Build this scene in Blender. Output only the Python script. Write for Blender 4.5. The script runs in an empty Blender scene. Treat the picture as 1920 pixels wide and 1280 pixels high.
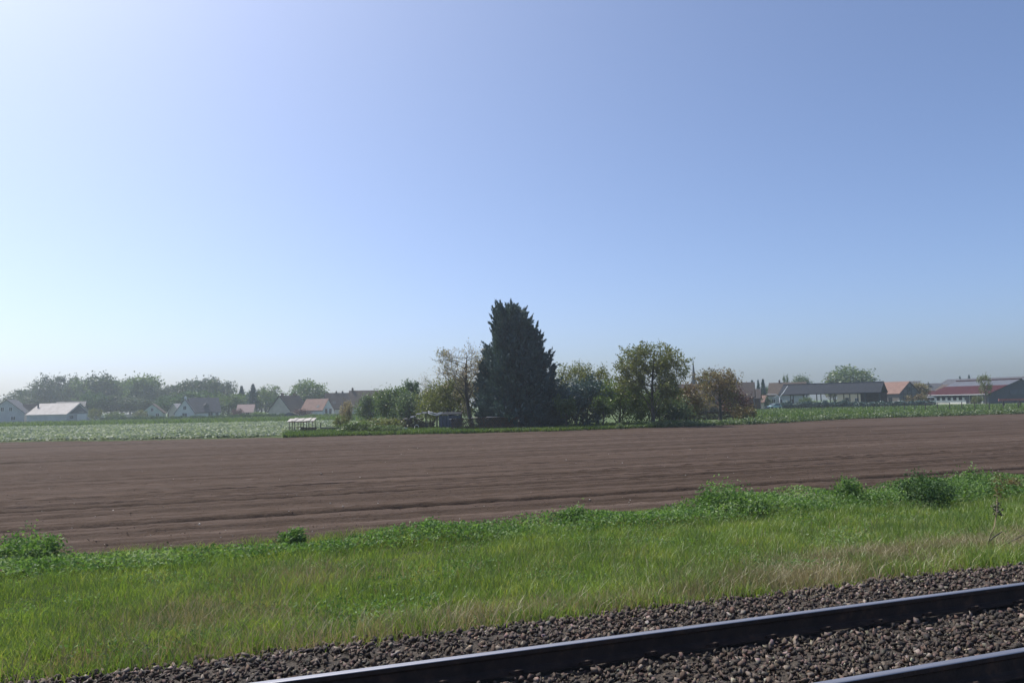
import bpy, math, random
import numpy as np
from mathutils import Vector, Matrix, Euler

# ------------------------------------------------------------------ camera, sky, sun, exposure
SC = bpy.context.scene
COL = SC.collection
R = math.radians
F = 1440.0                      # focal length in pixels of the 1920 wide photograph
CZ = 2.85                       # eye height above the field
PITCH, ROLL = math.atan(117 / F), R(1.18)

cam_d = bpy.data.cameras.new('camera')
cam_d.sensor_width = 36.0
cam_d.lens = 36.0 * F / 1920.0
cam_d.clip_start = 0.05
cam_d.clip_end = 5000
cam = bpy.data.objects.new('camera', cam_d)
COL.objects.link(cam)
CAM_ROT = Euler((R(90) + PITCH, 0, 0)).to_matrix() @ Euler((0, 0, -ROLL)).to_matrix()
cam.matrix_world = Matrix.Translation((0, 0, CZ)) @ CAM_ROT.to_4x4()
SC.camera = cam

SUN_AZ = R(-55)                 # left of the view direction (+Y)
SUN_EL = R(55)
world = bpy.data.worlds.new('World')
SC.world = world
world.use_nodes = True
wn = world.node_tree
sky = wn.nodes.new('ShaderNodeTexSky')
sky.sky_type = 'NISHITA'
sky.sun_disc = False
sky.sun_elevation = SUN_EL
sky.sun_rotation = SUN_AZ       # measured from +Y towards +X
sky.altitude = 100
sky.air_density = 0.62
sky.dust_density = 2.6
sky.ozone_density = 5.0
bg = wn.nodes['Background']
bg.inputs['Strength'].default_value = 0.119
wn.links.new(sky.outputs[0], bg.inputs['Color'])

sun_d = bpy.data.lights.new('sun', 'SUN')
sun_d.energy = 3.5
sun_d.angle = R(0.5)
sun_d.color = (1.0, 0.94, 0.84)
sun = bpy.data.objects.new('sun', sun_d)
COL.objects.link(sun)
SUN_DIR = Vector((math.sin(SUN_AZ) * math.cos(SUN_EL), math.cos(SUN_AZ) * math.cos(SUN_EL), math.sin(SUN_EL)))
sun.rotation_euler = SUN_DIR.to_track_quat('Z', 'Y').to_euler()
sun.location = SUN_DIR * 400

SC.view_settings.view_transform = 'Standard'
SC.view_settings.look = 'None'
SC.view_settings.exposure = 0.68
SC.view_settings.gamma = 1.0
SC.view_settings.use_curve_mapping = False
SC.render.engine = 'CYCLES'
SC.cycles.use_denoising = True
SC.cycles.max_bounces = 6
SC.cycles.diffuse_bounces = 3
SC.cycles.glossy_bounces = 2
SC.cycles.transmission_bounces = 4
SC.cycles.transparent_max_bounces = 4
SC.cycles.volume_bounces = 1
HAZE = 0.00048

# ------------------------------------------------------------------ helpers
rng = np.random.default_rng(7)
random.seed(7)
TH = R(19.0)                                        # heading of the track
UD = np.array((math.cos(TH), math.sin(TH)))
VD = np.array((-math.sin(TH), math.cos(TH)))


def hor(px):
    return 757 - 0.0206 * (px - 960)


def at(px, d, z=0.0):
    """ground point seen in column px (1920 wide photo) at depth d"""
    return Vector(((px - 960) / F * d + 0.0, d, z))


def zpix(px, py, d):
    """height of the thing seen at pixel (px, py) standing at depth d"""
    return CZ + (hor(px) - py) / F * d


def hit(px, py, z=0.0):
    """point at height z seen in pixel (px, py) of the photograph"""
    d = CAM_ROT @ Vector(((px - 960) / F, -(py - 640) / F, -1.0))
    t = (z - CZ) / d.z
    return Vector((d.x * t, d.y * t, z))


def uv2xy(u, v):
    u = np.asarray(u, float)
    v = np.asarray(v, float)
    return u * UD[0] + v * VD[0], u * UD[1] + v * VD[1]


def xy2uv(x, y):
    return x * UD[0] + y * UD[1], x * VD[0] + y * VD[1]


def tag(o, label=None, cat=None, group=None, kind=None):
    if label: o['label'] = label
    if cat: o['category'] = cat
    if group: o['group'] = group
    if kind: o['kind'] = kind
    return o


def empty(name, loc=(0, 0, 0), rz=0.0):
    o = bpy.data.objects.new(name, None)
    o.empty_display_size = 0.3
    COL.objects.link(o)
    o.location = loc
    o.rotation_euler = (0, 0, rz)
    return o


def link(name, me, mat=None, parent=None, loc=None, rot=None):
    o = bpy.data.objects.new(name, me)
    COL.objects.link(o)
    if mat is not None and not me.materials:
        me.materials.append(mat)
    if parent is not None: o.parent = parent
    if loc is not None: o.location = loc
    if rot is not None: o.rotation_euler = rot
    return o


def mass_mesh(name, V, Fc, smooth=False):
    """mesh from numpy arrays; Fc is one (m,k) array of faces or a list of such arrays"""
    if not isinstance(Fc, list): Fc = [Fc]
    Fc = [f for f in Fc if len(f)]
    me = bpy.data.meshes.new(name)
    V = np.ascontiguousarray(V, dtype=np.float32)
    me.vertices.add(len(V))
    me.vertices.foreach_set('co', V.ravel())
    idx = np.concatenate([f.ravel() for f in Fc]).astype(np.int32)
    tot = np.concatenate([np.full(len(f), f.shape[1], np.int32) for f in Fc])
    start = np.concatenate([[0], np.cumsum(tot)[:-1]]).astype(np.int32)
    me.loops.add(len(idx))
    me.loops.foreach_set('vertex_index', idx)
    me.polygons.add(len(tot))
    me.polygons.foreach_set('loop_start', start)
    me.polygons.foreach_set('loop_total', tot)
    if smooth:
        me.polygons.foreach_set('use_smooth', np.ones(len(tot), bool))
    me.update(calc_edges=True)
    return me


class MB:
    """collects simple solids, then links them as one mesh object"""
    def __init__(self):
        self.v, self.f = [], []

    def poly(self, pts, faces):
        n = len(self.v)
        self.v += [tuple(p) for p in pts]
        self.f += [tuple(i + n for i in f) for f in faces]
        return self

    def box(self, x0, x1, y0, y1, z0, z1):
        p = [(x, y, z) for z in (z0, z1) for y in (y0, y1) for x in (x0, x1)]
        return self.poly(p, [(0, 2, 3, 1), (4, 5, 7, 6), (0, 1, 5, 4), (2, 6, 7, 3), (0, 4, 6, 2), (1, 3, 7, 5)])

    def prism(self, prof, a, b, axis='x'):
        """extrude closed profile (list of 2d points) along an axis from a to b"""
        n = len(prof)
        pts = []
        for t in (a, b):
            for p in prof:
                pts.append({'x': (t, p[0], p[1]), 'y': (p[0], t, p[1]), 'z': (p[0], p[1], t)}[axis])
        fs = [tuple(range(n - 1, -1, -1)), tuple(range(n, 2 * n))]
        fs += [(i, (i + 1) % n, n + (i + 1) % n, n + i) for i in range(n)]
        return self.poly(pts, fs)

    def tube(self, pts, radii, n=6, cap=True):
        P = [Vector(p) for p in pts]
        base = len(self.v)
        for i, p in enumerate(P):
            t = (P[min(i + 1, len(P) - 1)] - P[max(i - 1, 0)]).normalized()
            a = t.cross(Vector((0, 0, 1)) if abs(t.z) < 0.9 else Vector((1, 0, 0))).normalized()
            b = t.cross(a)
            for k in range(n):
                an = 2 * math.pi * k / n
                self.v.append(tuple(p + (a * math.cos(an) + b * math.sin(an)) * radii[i]))
        for i in range(len(P) - 1):
            for k in range(n):
                k2 = (k + 1) % n
                self.f.append((base + i * n + k, base + (i + 1) * n + k, base + (i + 1) * n + k2, base + i * n + k2))
        if cap:
            self.f.append(tuple(base + k for k in range(n)))
            self.f.append(tuple(base + (len(P) - 1) * n + k for k in range(n - 1, -1, -1)))
        return self

    def mesh(self, name, mat=None, smooth=False):
        me = bpy.data.meshes.new(name)
        me.from_pydata(self.v, [], self.f)
        if smooth:
            for p in me.polygons: p.use_smooth = True
        if mat is not None: me.materials.append(mat)
        me.update()
        import bmesh
        bm = bmesh.new(); bm.from_mesh(me)
        bmesh.ops.recalc_face_normals(bm, faces=bm.faces)
        bm.to_mesh(me); bm.free()
        return me

    def build(self, name, mat, parent=None, loc=None, rot=None, smooth=False):
        return link(name, self.mesh(name, mat, smooth), None, parent, loc, rot)


# ------------------------------------------------------------------ materials
def new_mat(name):
    m = bpy.data.materials.new(name)
    m.use_nodes = True
    nt = m.node_tree
    return m, nt, nt.nodes, nt.links, nt.nodes['Principled BSDF']


def ramp(nt, stops):
    r = nt.nodes.new('ShaderNodeValToRGB')
    e = r.color_ramp.elements
    while len(e) < len(stops): e.new(0.5)
    for el, (p, c) in zip(e, stops):
        el.position = p
        el.color = (*c, 1)
    return r


def noise(nt, scale, detail=4, rough=0.6, coord='Object', stretch=None, rot=0.0):
    tc = nt.nodes.new('ShaderNodeTexCoord')
    n = nt.nodes.new('ShaderNodeTexNoise')
    n.inputs['Scale'].default_value = scale
    n.inputs['Detail'].default_value = detail
    n.inputs['Roughness'].default_value = rough
    if stretch:
        mp = nt.nodes.new('ShaderNodeMapping')
        mp.inputs['Scale'].default_value = stretch
        if rot:
            m0 = nt.nodes.new('ShaderNodeMapping')
            m0.inputs['Rotation'].default_value = (0, 0, R(rot))
            nt.links.new(tc.outputs[coord], m0.inputs[0])
            nt.links.new(m0.outputs[0], mp.inputs[0])
        if not rot: nt.links.new(tc.outputs[coord], mp.inputs[0])
        nt.links.new(mp.outputs[0], n.inputs['Vector'])
    else:
        nt.links.new(tc.outputs[coord], n.inputs['Vector'])
    return n


def M(name, stops, scale=3.0, rough=0.8, bump=0.0, bscale=None, metal=0.0, spec=0.3, stretch=None, detail=5, rot=0.0):
    """weathered surface: noise driven colour between the stops, optional bump"""
    m, nt, N, L, b = new_mat(name)
    if not isinstance(stops[0], tuple): stops = [(0, tuple(stops))]
    if len(stops) == 1:
        c = stops[0][1]
        stops = [(0.3, tuple(x * 0.82 for x in c)), (0.7, tuple(min(1, x * 1.15) for x in c))]
    n = noise(nt, scale, detail, stretch=stretch, rot=rot)
    r = ramp(nt, stops)
    L.new(n.outputs['Fac'], r.inputs[0])
    L.new(r.outputs[0], b.inputs['Base Color'])
    b.inputs['Roughness'].default_value = rough
    b.inputs['Metallic'].default_value = metal
    b.inputs['Specular IOR Level'].default_value = spec
    if bump:
        n2 = noise(nt, bscale or scale * 4, 4)
        bp = N.new('ShaderNodeBump')
        bp.inputs['Strength'].default_value = bump
        bp.inputs['Distance'].default_value = 0.05
        L.new(n2.outputs['Fac'], bp.inputs['Height'])
        L.new(bp.outputs[0], b.inputs['Normal'])
    return m


def LEAF(name, cols, trans=0.4, patch=0.25, tcol=None, gloss=0.04, grough=0.45):
    """leaf / blade: colour differs per leaf and in soft patches; light shines through"""
    m, nt, N, L, b = new_mat(name)
    N.remove(b)
    g = N.new('ShaderNodeNewGeometry')
    tc = N.new('ShaderNodeTexCoord')
    n = N.new('ShaderNodeTexNoise')
    n.inputs['Scale'].default_value = patch
    n.inputs['Detail'].default_value = 3
    L.new(tc.outputs['Object'], n.inputs['Vector'])
    ma = N.new('ShaderNodeMath'); ma.operation = 'MULTIPLY_ADD'
    ma.inputs[1].default_value = 0.55
    L.new(g.outputs['Random Per Island'], ma.inputs[0])
    m2 = N.new('ShaderNodeMath'); m2.operation = 'MULTIPLY_ADD'
    m2.inputs[1].default_value = 1.5; m2.inputs[2].default_value = -0.53
    L.new(n.outputs['Fac'], m2.inputs[0])
    L.new(m2.outputs[0], ma.inputs[2])
    k = len(cols)
    r = ramp(nt, [(0.05 + 0.9 * i / max(1, k - 1), c) for i, c in enumerate(cols)])
    L.new(ma.outputs[0], r.inputs[0])
    d = N.new('ShaderNodeBsdfDiffuse')
    L.new(r.outputs[0], d.inputs['Color'])
    t = N.new('ShaderNodeBsdfTranslucent')
    mul = N.new('ShaderNodeMix'); mul.data_type = 'RGBA'; mul.blend_type = 'MULTIPLY'
    mul.inputs['Factor'].default_value = 1.0
    L.new(r.outputs[0], mul.inputs['A'])
    mul.inputs['B'].default_value = (*(tcol or (1.25, 1.3, 0.6)), 1)
    L.new(mul.outputs['Result'], t.inputs['Color'])
    mx = N.new('ShaderNodeMixShader'); mx.inputs[0].default_value = trans
    L.new(d.outputs[0], mx.inputs[1]); L.new(t.outputs[0], mx.inputs[2])
    gl = N.new('ShaderNodeBsdfGlossy'); gl.inputs['Roughness'].default_value = grough
    mx2 = N.new('ShaderNodeMixShader'); mx2.inputs[0].default_value = gloss
    L.new(mx.outputs[0], mx2.inputs[1]); L.new(gl.outputs[0], mx2.inputs[2])
    L.new(mx2.outputs[0], N['Material Output'].inputs['Surface'])
    return m


MT = {}
MT['meadow'] = M('meadow_ground', [(0.3, (0.05, 0.085, 0.025)), (0.7, (0.085, 0.12, 0.04))], 0.35, 0.95, 0.6, 6)
MT['soil'] = M('soil', [(0.34, (0.038, 0.026, 0.019)), (0.48, (0.062, 0.044, 0.034)), (0.56, (0.074, 0.053, 0.042)), (0.70, (0.104, 0.078, 0.064))], 0.30, 0.95, 0.8, 9, spec=0.1, detail=6, rot=-19.0, stretch=(0.05, 4.2, 1))
MT['clod'] = M('soil_clod', [(0.3, (0.050, 0.034, 0.028)), (0.7, (0.106, 0.080, 0.067))], 1.7, 0.95, spec=0.15)
MT['bank'] = M('bank_soil', [(0.3, (0.035, 0.05, 0.015)), (0.7, (0.055, 0.07, 0.025))], 1.2, 0.98, 0.5, 12, spec=0.03)
MT['ballast'] = M('ballast_bed', [(0.3, (0.03, 0.026, 0.022)), (0.7, (0.08, 0.066, 0.055))], 9, 0.9, 0.8, 30)
MT['rail'] = M('rail_steel', [(0.3, (0.024, 0.017, 0.014)), (0.55, (0.042, 0.027, 0.021)), (0.75, (0.085, 0.048, 0.032))], 6, 0.75, 0.2, 40, metal=0.0)
MT['railhead'] = M('rail_running_surface', [(0.3, (0.30, 0.30, 0.32)), (0.7, (0.42, 0.42, 0.45))], 3, 0.5, metal=1.0, stretch=(0.2, 8, 8))
MT['bark'] = M('bark', [(0.3, (0.05, 0.043, 0.036)), (0.7, (0.11, 0.098, 0.085))], 4, 0.9, 0.5, 14)
MT['grass'] = LEAF('grass_blade', [(0.086, 0.143, 0.032), (0.129, 0.210, 0.045), (0.187, 0.271, 0.059), (0.287, 0.318, 0.092)], 0.45, 1.1, (1.2, 1.2, 0.6))
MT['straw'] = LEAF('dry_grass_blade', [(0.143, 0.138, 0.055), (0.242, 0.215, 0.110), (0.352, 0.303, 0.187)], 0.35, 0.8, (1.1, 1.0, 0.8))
MT['weed'] = LEAF('weed_leaf', [(0.046, 0.101, 0.028), (0.086, 0.168, 0.048), (0.146, 0.242, 0.083), (0.291, 0.363, 0.216)], 0.40, 1.0, (1.2, 1.3, 0.55), 0.025, 0.6)
MT['weed_dark'] = LEAF('dark_weed_leaf', [(0.029, 0.068, 0.025), (0.054, 0.108, 0.040), (0.090, 0.154, 0.054)], 0.25, 1.0, None, 0.02, 0.6)
MT['crop'] = LEAF('crop_leaf', [(0.137, 0.176, 0.122), (0.273, 0.311, 0.242), (0.455, 0.465, 0.404)], 0.3, 0.12, (1.1, 1.2, 0.7), 0.05, 0.6)
MT['herb'] = LEAF('verge_grass', [(0.054, 0.102, 0.026), (0.090, 0.144, 0.036), (0.132, 0.180, 0.054)], 0.4, 0.1)
MT['leaf_green'] = LEAF('green_leaf', [(0.049, 0.086, 0.034), (0.087, 0.138, 0.049), (0.144, 0.199, 0.073)], 0.4, 0.3)
MT['leaf_bright'] = LEAF('bright_green_leaf', [(0.065, 0.117, 0.023), (0.111, 0.169, 0.033), (0.156, 0.215, 0.046)], 0.45, 0.35)
MT['leaf_grey'] = LEAF('grey_green_leaf', [(0.070, 0.109, 0.062), (0.111, 0.159, 0.088), (0.173, 0.218, 0.127)], 0.35, 0.3)
MT['leaf_yellow'] = LEAF('yellow_green_leaf', [(0.081, 0.098, 0.032), (0.127, 0.144, 0.046), (0.172, 0.184, 0.063)], 0.4, 0.3)
MT['leaf_brown'] = LEAF('bronze_leaf', [(0.102, 0.074, 0.039), (0.162, 0.115, 0.055), (0.171, 0.163, 0.060), (0.128, 0.154, 0.053)], 0.35, 0.3, (1.25, 1.1, 0.7))
MT['leaf_far'] = LEAF('dark_wood_leaf', [(0.031, 0.052, 0.031), (0.050, 0.076, 0.042), (0.078, 0.108, 0.059)], 0.35, 0.12)  # darker leaf tone for the far wood line
MT['leaf_red'] = LEAF('dark_red_leaf', [(0.05, 0.025, 0.025), (0.09, 0.04, 0.035), (0.12, 0.06, 0.045)], 0.3, 0.4, (1.3, 0.9, 0.8))
MT['needle'] = LEAF('conifer_spray', [(0.033, 0.068, 0.068), (0.057, 0.106, 0.105), (0.103, 0.158, 0.152)], 0.12, 0.4, None, 0.05)
MT['bud'] = LEAF('pale_bud_leaf', [(0.206, 0.163, 0.121), (0.324, 0.274, 0.191), (0.295, 0.316, 0.163)], 0.4, 0.4, (1.2, 1.15, 0.8))

MT['white_wall'] = M('white_render', [(0.3, (0.60, 0.60, 0.57)), (0.7, (0.72, 0.72, 0.69))], 0.8, 0.9)
MT['grey_wall'] = M('grey_render', [(0.3, (0.36, 0.37, 0.38)), (0.7, (0.46, 0.47, 0.48))], 0.8, 0.9)
MT['beige_wall'] = M('beige_render', [(0.3, (0.42, 0.37, 0.30)), (0.7, (0.52, 0.47, 0.39))], 0.8, 0.9)
MT['green_wall'] = M('pale_green_render', [(0.3, (0.40, 0.47, 0.41)), (0.7, (0.48, 0.56, 0.49))], 0.8, 0.9)
MT['peach_wall'] = M('peach_render', [(0.3, (0.62, 0.47, 0.34)), (0.7, (0.74, 0.60, 0.44))], 0.8, 0.9)
MT['wood_wall'] = M('weathered_board', [(0.3, (0.075, 0.075, 0.085)), (0.7, (0.15, 0.15, 0.165))], 1.0, 0.9, stretch=(6, 6, 0.4))
MT['brown_wood'] = M('brown_board', [(0.3, (0.085, 0.055, 0.045)), (0.7, (0.15, 0.10, 0.08))], 1.5, 0.9)
MT['slate'] = M('slate_roof', [(0.3, (0.045, 0.047, 0.055)), (0.7, (0.085, 0.087, 0.10))], 1.2, 0.7, 0.3, 8)
MT['dark_roof'] = M('dark_tile_roof', [(0.3, (0.027, 0.022, 0.022)), (0.7, (0.051, 0.040, 0.038))], 1.2, 0.85, 0.4, 8)
MT['brown_roof'] = M('brown_tile_roof', [(0.3, (0.051, 0.038, 0.031)), (0.7, (0.085, 0.062, 0.051))], 1.2, 0.85, 0.4, 8)
MT['terracotta'] = M('terracotta_tile_roof', [(0.25, (0.135, 0.081, 0.066)), (0.75, (0.214, 0.134, 0.110))], 1.0, 0.85, 0.4, 8)
MT['pink_roof'] = M('faded_pink_roof', [(0.25, (0.259, 0.187, 0.173)), (0.75, (0.346, 0.259, 0.245))], 1.0, 0.85)
MT['red_roof'] = M('red_sheet_roof', [(0.3, (0.039, 0.010, 0.014)), (0.7, (0.060, 0.014, 0.019))], 0.5, 0.85, spec=0.1, stretch=(4, 0.6, 1))
MT['white_sheet'] = M('white_metal_sheet', [(0.3, (0.332, 0.307, 0.291)), (0.55, (0.419, 0.398, 0.381)), (0.8, (0.451, 0.432, 0.424))], 0.7, 0.85, spec=0.08)
MT['grey_sheet'] = M('grey_fibre_cement', [(0.3, (0.064, 0.071, 0.090)), (0.7, (0.105, 0.112, 0.135))], 0.6, 0.6, stretch=(3, 1, 1))
MT['dark_sheet'] = M('dark_steel_roof', [(0.3, (0.018, 0.021, 0.028)), (0.7, (0.032, 0.036, 0.046))], 0.5, 0.9, spec=0.1, stretch=(4, 0.7, 1))
MT['tarp'] = M('blue_grey_tarpaulin', [(0.3, (0.075, 0.085, 0.12)), (0.7, (0.12, 0.13, 0.175))], 2.0, 0.65, 0.6, 6)
MT['stone_wall'] = M('stone_wall', [(0.3, (0.13, 0.12, 0.115)), (0.7, (0.22, 0.21, 0.20))], 3, 0.95, 0.6, 10)
MT['post'] = M('weathered_post', [(0.3, (0.045, 0.042, 0.040)), (0.7, (0.10, 0.092, 0.085))], 6, 0.95)
MT['wire'] = M('rusty_wire', (0.10, 0.09, 0.085), 5, 0.8)
MT['steel'] = M('pale_painted_steel', [(0.3, (0.52, 0.54, 0.58)), (0.7, (0.66, 0.68, 0.71))], 4, 0.45)
MT['red_paint'] = M('faded_red_paint', [(0.3, (0.30, 0.10, 0.09)), (0.7, (0.44, 0.19, 0.17))], 3, 0.6)
MT['white_paint'] = M('white_paint', [(0.3, (0.70, 0.70, 0.67)), (0.7, (0.80, 0.80, 0.78))], 4, 0.6)
MT['log'] = M('firewood', [(0.25, (0.06, 0.042, 0.034)), (0.55, (0.11, 0.08, 0.06)), (0.8, (0.21, 0.16, 0.12))], 3.5, 0.95)
MT['dark_open'] = M('dark_board_and_opening_shade', [(0.3, (0.014, 0.014, 0.016)), (0.7, (0.028, 0.027, 0.028))], 2, 0.9)  # near black: barn boards, and the shade put into openings
MT['car_dark'] = M('dark_car_paint', (0.022, 0.026, 0.034), 1, 0.25, spec=0.6)
MT['car_white'] = M('white_car_paint', (0.74, 0.75, 0.76), 1, 0.3, spec=0.6)
MT['car_teal'] = M('pale_teal_car_paint', (0.42, 0.62, 0.64), 1, 0.3, spec=0.6)
MT['tyre'] = M('tyre_rubber', (0.02, 0.02, 0.021), 8, 0.9)
MT['rim'] = M('wheel_rim', (0.45, 0.46, 0.48), 8, 0.35, metal=0.9)
MT['lamp'] = M('headlight_plastic', (0.6, 0.62, 0.64), 8, 0.15, spec=0.6)


def glass_mat():
    m, nt, N, L, b = new_mat('window_glass')
    n = noise(nt, 0.7, 2)
    r = ramp(nt, [(0.3, (0.018, 0.022, 0.028)), (0.7, (0.045, 0.05, 0.06))])
    L.new(n.outputs['Fac'], r.inputs[0]); L.new(r.outputs[0], b.inputs['Base Color'])
    b.inputs['Roughness'].default_value = 0.08
    b.inputs['Specular IOR Level'].default_value = 0.6
    return m


MT['glass'] = glass_mat()


def stone_mat():
    m, nt, N, L, b = new_mat('ballast_stone')
    g = N.new('ShaderNodeNewGeometry')
    oi = N.new('ShaderNodeObjectInfo')
    ad = N.new('ShaderNodeMath'); ad.operation = 'ADD'
    L.new(g.outputs['Random Per Island'], ad.inputs[0]); L.new(oi.outputs['Random'], ad.inputs[1])
    fr = N.new('ShaderNodeMath'); fr.operation = 'FRACT'
    L.new(ad.outputs[0], fr.inputs[0])
    r = ramp(nt, [(0.0, (0.020, 0.016, 0.014)), (0.35, (0.045, 0.035, 0.029)), (0.6, (0.082, 0.053, 0.039)), (0.85, (0.10, 0.080, 0.066)), (1.0, (0.23, 0.195, 0.165))])
    L.new(fr.outputs[0], r.inputs[0])
    n = noise(nt, 22, 4)
    mul = N.new('ShaderNodeMix'); mul.data_type = 'RGBA'; mul.blend_type = 'OVERLAY'
    mul.inputs['Factor'].default_value = 0.55
    L.new(r.outputs[0], mul.inputs['A']); L.new(n.outputs['Color'], mul.inputs['B'])
    L.new(mul.outputs['Result'], b.inputs['Base Color'])
    b.inputs['Roughness'].default_value = 0.85
    return m


MT['stone'] = stone_mat()

# ------------------------------------------------------------------ ground, field, bank, track
# far edge of the ploughed field: (photo column, depth)
EDGE = [(-900, 92), (0, 79.4), (200, 76.6), (420, 75.8), (560, 76.8), (720, 77.9), (1020, 78.2), (1187, 81.8), (1420, 87.3), (1600, 100), (1780, 104), (1920, 107), (2600, 116)]
EX = np.array([(p - 960) / F * d for p, d in EDGE])
EY = np.array([d for p, d in EDGE])


def edge_y(x):
    return np.interp(x, EX, EY)


def bank_z(v):
    return np.interp(v, [-60, 3.0, 6.6, 7.4, 8.4, 10.0, 12.5, 15.0, 17.4, 19], [0.62, 0.62, 0.62, 0.60, 0.50, 0.32, 0.16, 0.06, 0.0, -0.09])


def grid_mesh(name, us, vs, zfun, keep=None):
    U, V = np.meshgrid(us, vs)
    X, Y = uv2xy(U, V)
    Z = zfun(U, V, X, Y)
    n, m = len(vs), len(us)
    i = np.arange(n - 1)[:, None] * m + np.arange(m - 1)[None, :]
    Fq = np.stack([i, i + 1, i + m + 1, i + m], -1).reshape(-1, 4)
    P = np.stack([X, Y, Z], -1).reshape(-1, 3)
    if keep is not None:
        c = P[Fq].mean(1)
        Fq = Fq[keep(c)]
        used = np.unique(Fq)
        re = np.full(len(P), -1); re[used] = np.arange(len(used))
        P = P[used]; Fq = re[Fq]
    return mass_mesh(name, P, Fq, True)


# the meadow sheet that everything stands on
gs = np.concatenate([[-900, -600, -400], np.arange(-300, 301, 10.0), [400, 600, 900]])
gy = np.concatenate([np.arange(-200, 20, 20.0), np.arange(20, 420, 10.0), [450, 500, 600, 750, 940]])
GX, GY = np.meshgrid(gs, gy)
GZ = np.full_like(GX, -0.10)
n_, m_ = GX.shape
gi = np.arange(n_ - 1)[:, None] * m_ + np.arange(m_ - 1)[None, :]
# beyond the field the sheet rises to z=0
GZ = np.where(GY > edge_y(GX) + 12, 0.0, -0.10) + np.where(GY > edge_y(GX) + 12, rng.normal(0, 0.02, GX.shape), 0)
ground = link('ground', mass_mesh('ground', np.stack([GX, GY, GZ], -1).reshape(-1, 3),
              np.stack([gi, gi + 1, gi + m_ + 1, gi + m_], -1).reshape(-1, 4), True), MT['meadow'])
tag(ground, 'flat green meadow ground reaching to the village', kind='structure')

# ploughed field
TRACKS = [24.2, 27.0, 35.9, 37.7, 48.0, 49.8, 60.5, 62.3, 73.0, 74.8]


def field_z(U, V, X, Y):
    r = np.random.default_rng(3)
    rows = r.normal(0, 1, 4000)
    k = np.floor(V / 0.62).astype(int)
    w = 2 * np.pi * V / 0.62 + 0.3 * np.sin(U * 0.09)
    wob = np.sin(U * 0.21 + 3.0 * rows[k % 4000]) * np.sin(U * 0.057 + rows[(k * 3) % 4000])
    amp = 0.006 * (1 + 0.45 * np.clip(rows[k % 4000], -1.6, 1.6))
    z = amp * (np.sin(w) - 0.35 * np.cos(2 * w))
    # passes of the drill: every few rows lie deeper, others stand up
    k2 = np.floor(V / 1.55).astype(int)
    z += 0.010 * rows[(k2 * 7 + 11) % 4000] * np.abs(np.sin(np.pi * V / 1.55))
    z += 0.02 * np.sin(U * 0.045 + V * 0.13)
    # drill lines: narrow grooves at uneven spacing and depth, broken along the row
    c, i = 16.0, 0
    while c < 122:
        c += .66 + r.normal(0, .05); i += 1
        dep = max(.02, r.normal(.062, .022)) + (.05 if i % 9 == 0 else 0)
        hw_ = .055 + .0022 * c
        a = np.abs(V - c - .03 * np.sin(U * .13 + i))
        z -= dep * np.exp(-(a / hw_) ** 2) * (.85 + .30 * np.sin(U * r.uniform(.15, .5) + i * 2.1))
        z += .4 * dep * np.exp(-((V - c - 2.1 * hw_) / hw_) ** 2)
    for i, t in enumerate(TRACKS):
        c = t + 0.10 * np.sin(U * 0.02 + i)
        w = np.exp(-((V - c) / 0.22) ** 2)
        z -= w * (0.09 + 0.05 * np.sin(2 * np.pi * U / 0.9 + i))
        z += 0.03 * (np.exp(-((V - c - 0.48) / 0.16) ** 2) + np.exp(-((V - c + 0.48) / 0.16) ** 2))
    z += r.normal(0, 0.014, U.shape)
    return z + 0.02


fu = np.concatenate([np.arange(-75, -14, 1.6), np.arange(-14, 46, 0.36), np.arange(46, 155, 1.4)])
fv = np.concatenate([np.arange(16.2, 30, 0.075), np.arange(30, 60, 0.13), np.arange(60, 122, 0.31)])
field = link('ploughed_field', grid_mesh('ploughed_field', fu, fv, field_z,
             lambda c: c[:, 1] < edge_y(c[:, 0]) + 0.6), MT['soil'])
tag(field, 'brown ploughed field with long furrows and wheel tracks', kind='structure')


def clod_mass(n, vmin, vmax, smin, smax, seed):
    r = np.random.default_rng(seed)
    v = vmin + (vmax - vmin) * r.random(n) ** 1.6
    u = (-0.30 + 1.64 * r.random(n)) * v + r.normal(0, 2, n)
    x, y = uv2xy(u, v)
    ok = y < edge_y(x)
    u, v, x, y = u[ok], v[ok], x[ok], y[ok]
    n = len(u)
    s = smin + (smax - smin) * r.random(n) ** 5
    z = field_z(u[None], v[None], x[None], y[None])[0]
    base = np.array([(1, 0, 0), (-.4, .9, 0), (-.5, -.8, 0), (.1, .1, .85), (0, 0, -.4), (.3, -.5, .6)], float)
    f = np.array([(0, 1, 3), (1, 2, 3), (2, 5, 3), (5, 0, 3), (0, 4, 1), (1, 4, 2), (2, 4, 0), (2, 0, 5)])
    P = base[None] * (1 + r.normal(0, .25, (n, 6, 3)))
    a = r.random(n) * 6.283
    ca, sa = np.cos(a)[:, None], np.sin(a)[:, None]
    Q = np.stack([P[..., 0] * ca - P[..., 1] * sa, P[..., 0] * sa + P[..., 1] * ca, P[..., 2] * 0.8], -1)
    Q = Q * s[:, None, None] + np.stack([x, y, z + 0.1 * s], -1)[:, None]
    return Q.reshape(-1, 3), (f[None] + 6 * np.arange(n)[:, None, None]).reshape(-1, 3)


cv, cf = clod_mass(22000, 16.8, 42, 0.008, 0.026, 5)
clods = link('soil_clods', mass_mesh('soil_clods', cv, cf), MT['clod'])
tag(clods, 'small crumbly brown soil clods scattered over the ploughed field', 'soil', kind='stuff')

fv_, ff_ = clod_mass(420, 17.2, 60, 0.02, 0.05, 6)
tag(link('field_stones', mass_mesh('field_stones', fv_, ff_), M('pale_flint', [(0.3, (0.22, 0.20, 0.18)), (0.7, (0.42, 0.40, 0.37))], 3, 0.8)),
    'few pale flint stones lying on the ploughed field', 'stones', kind='stuff')

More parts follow.
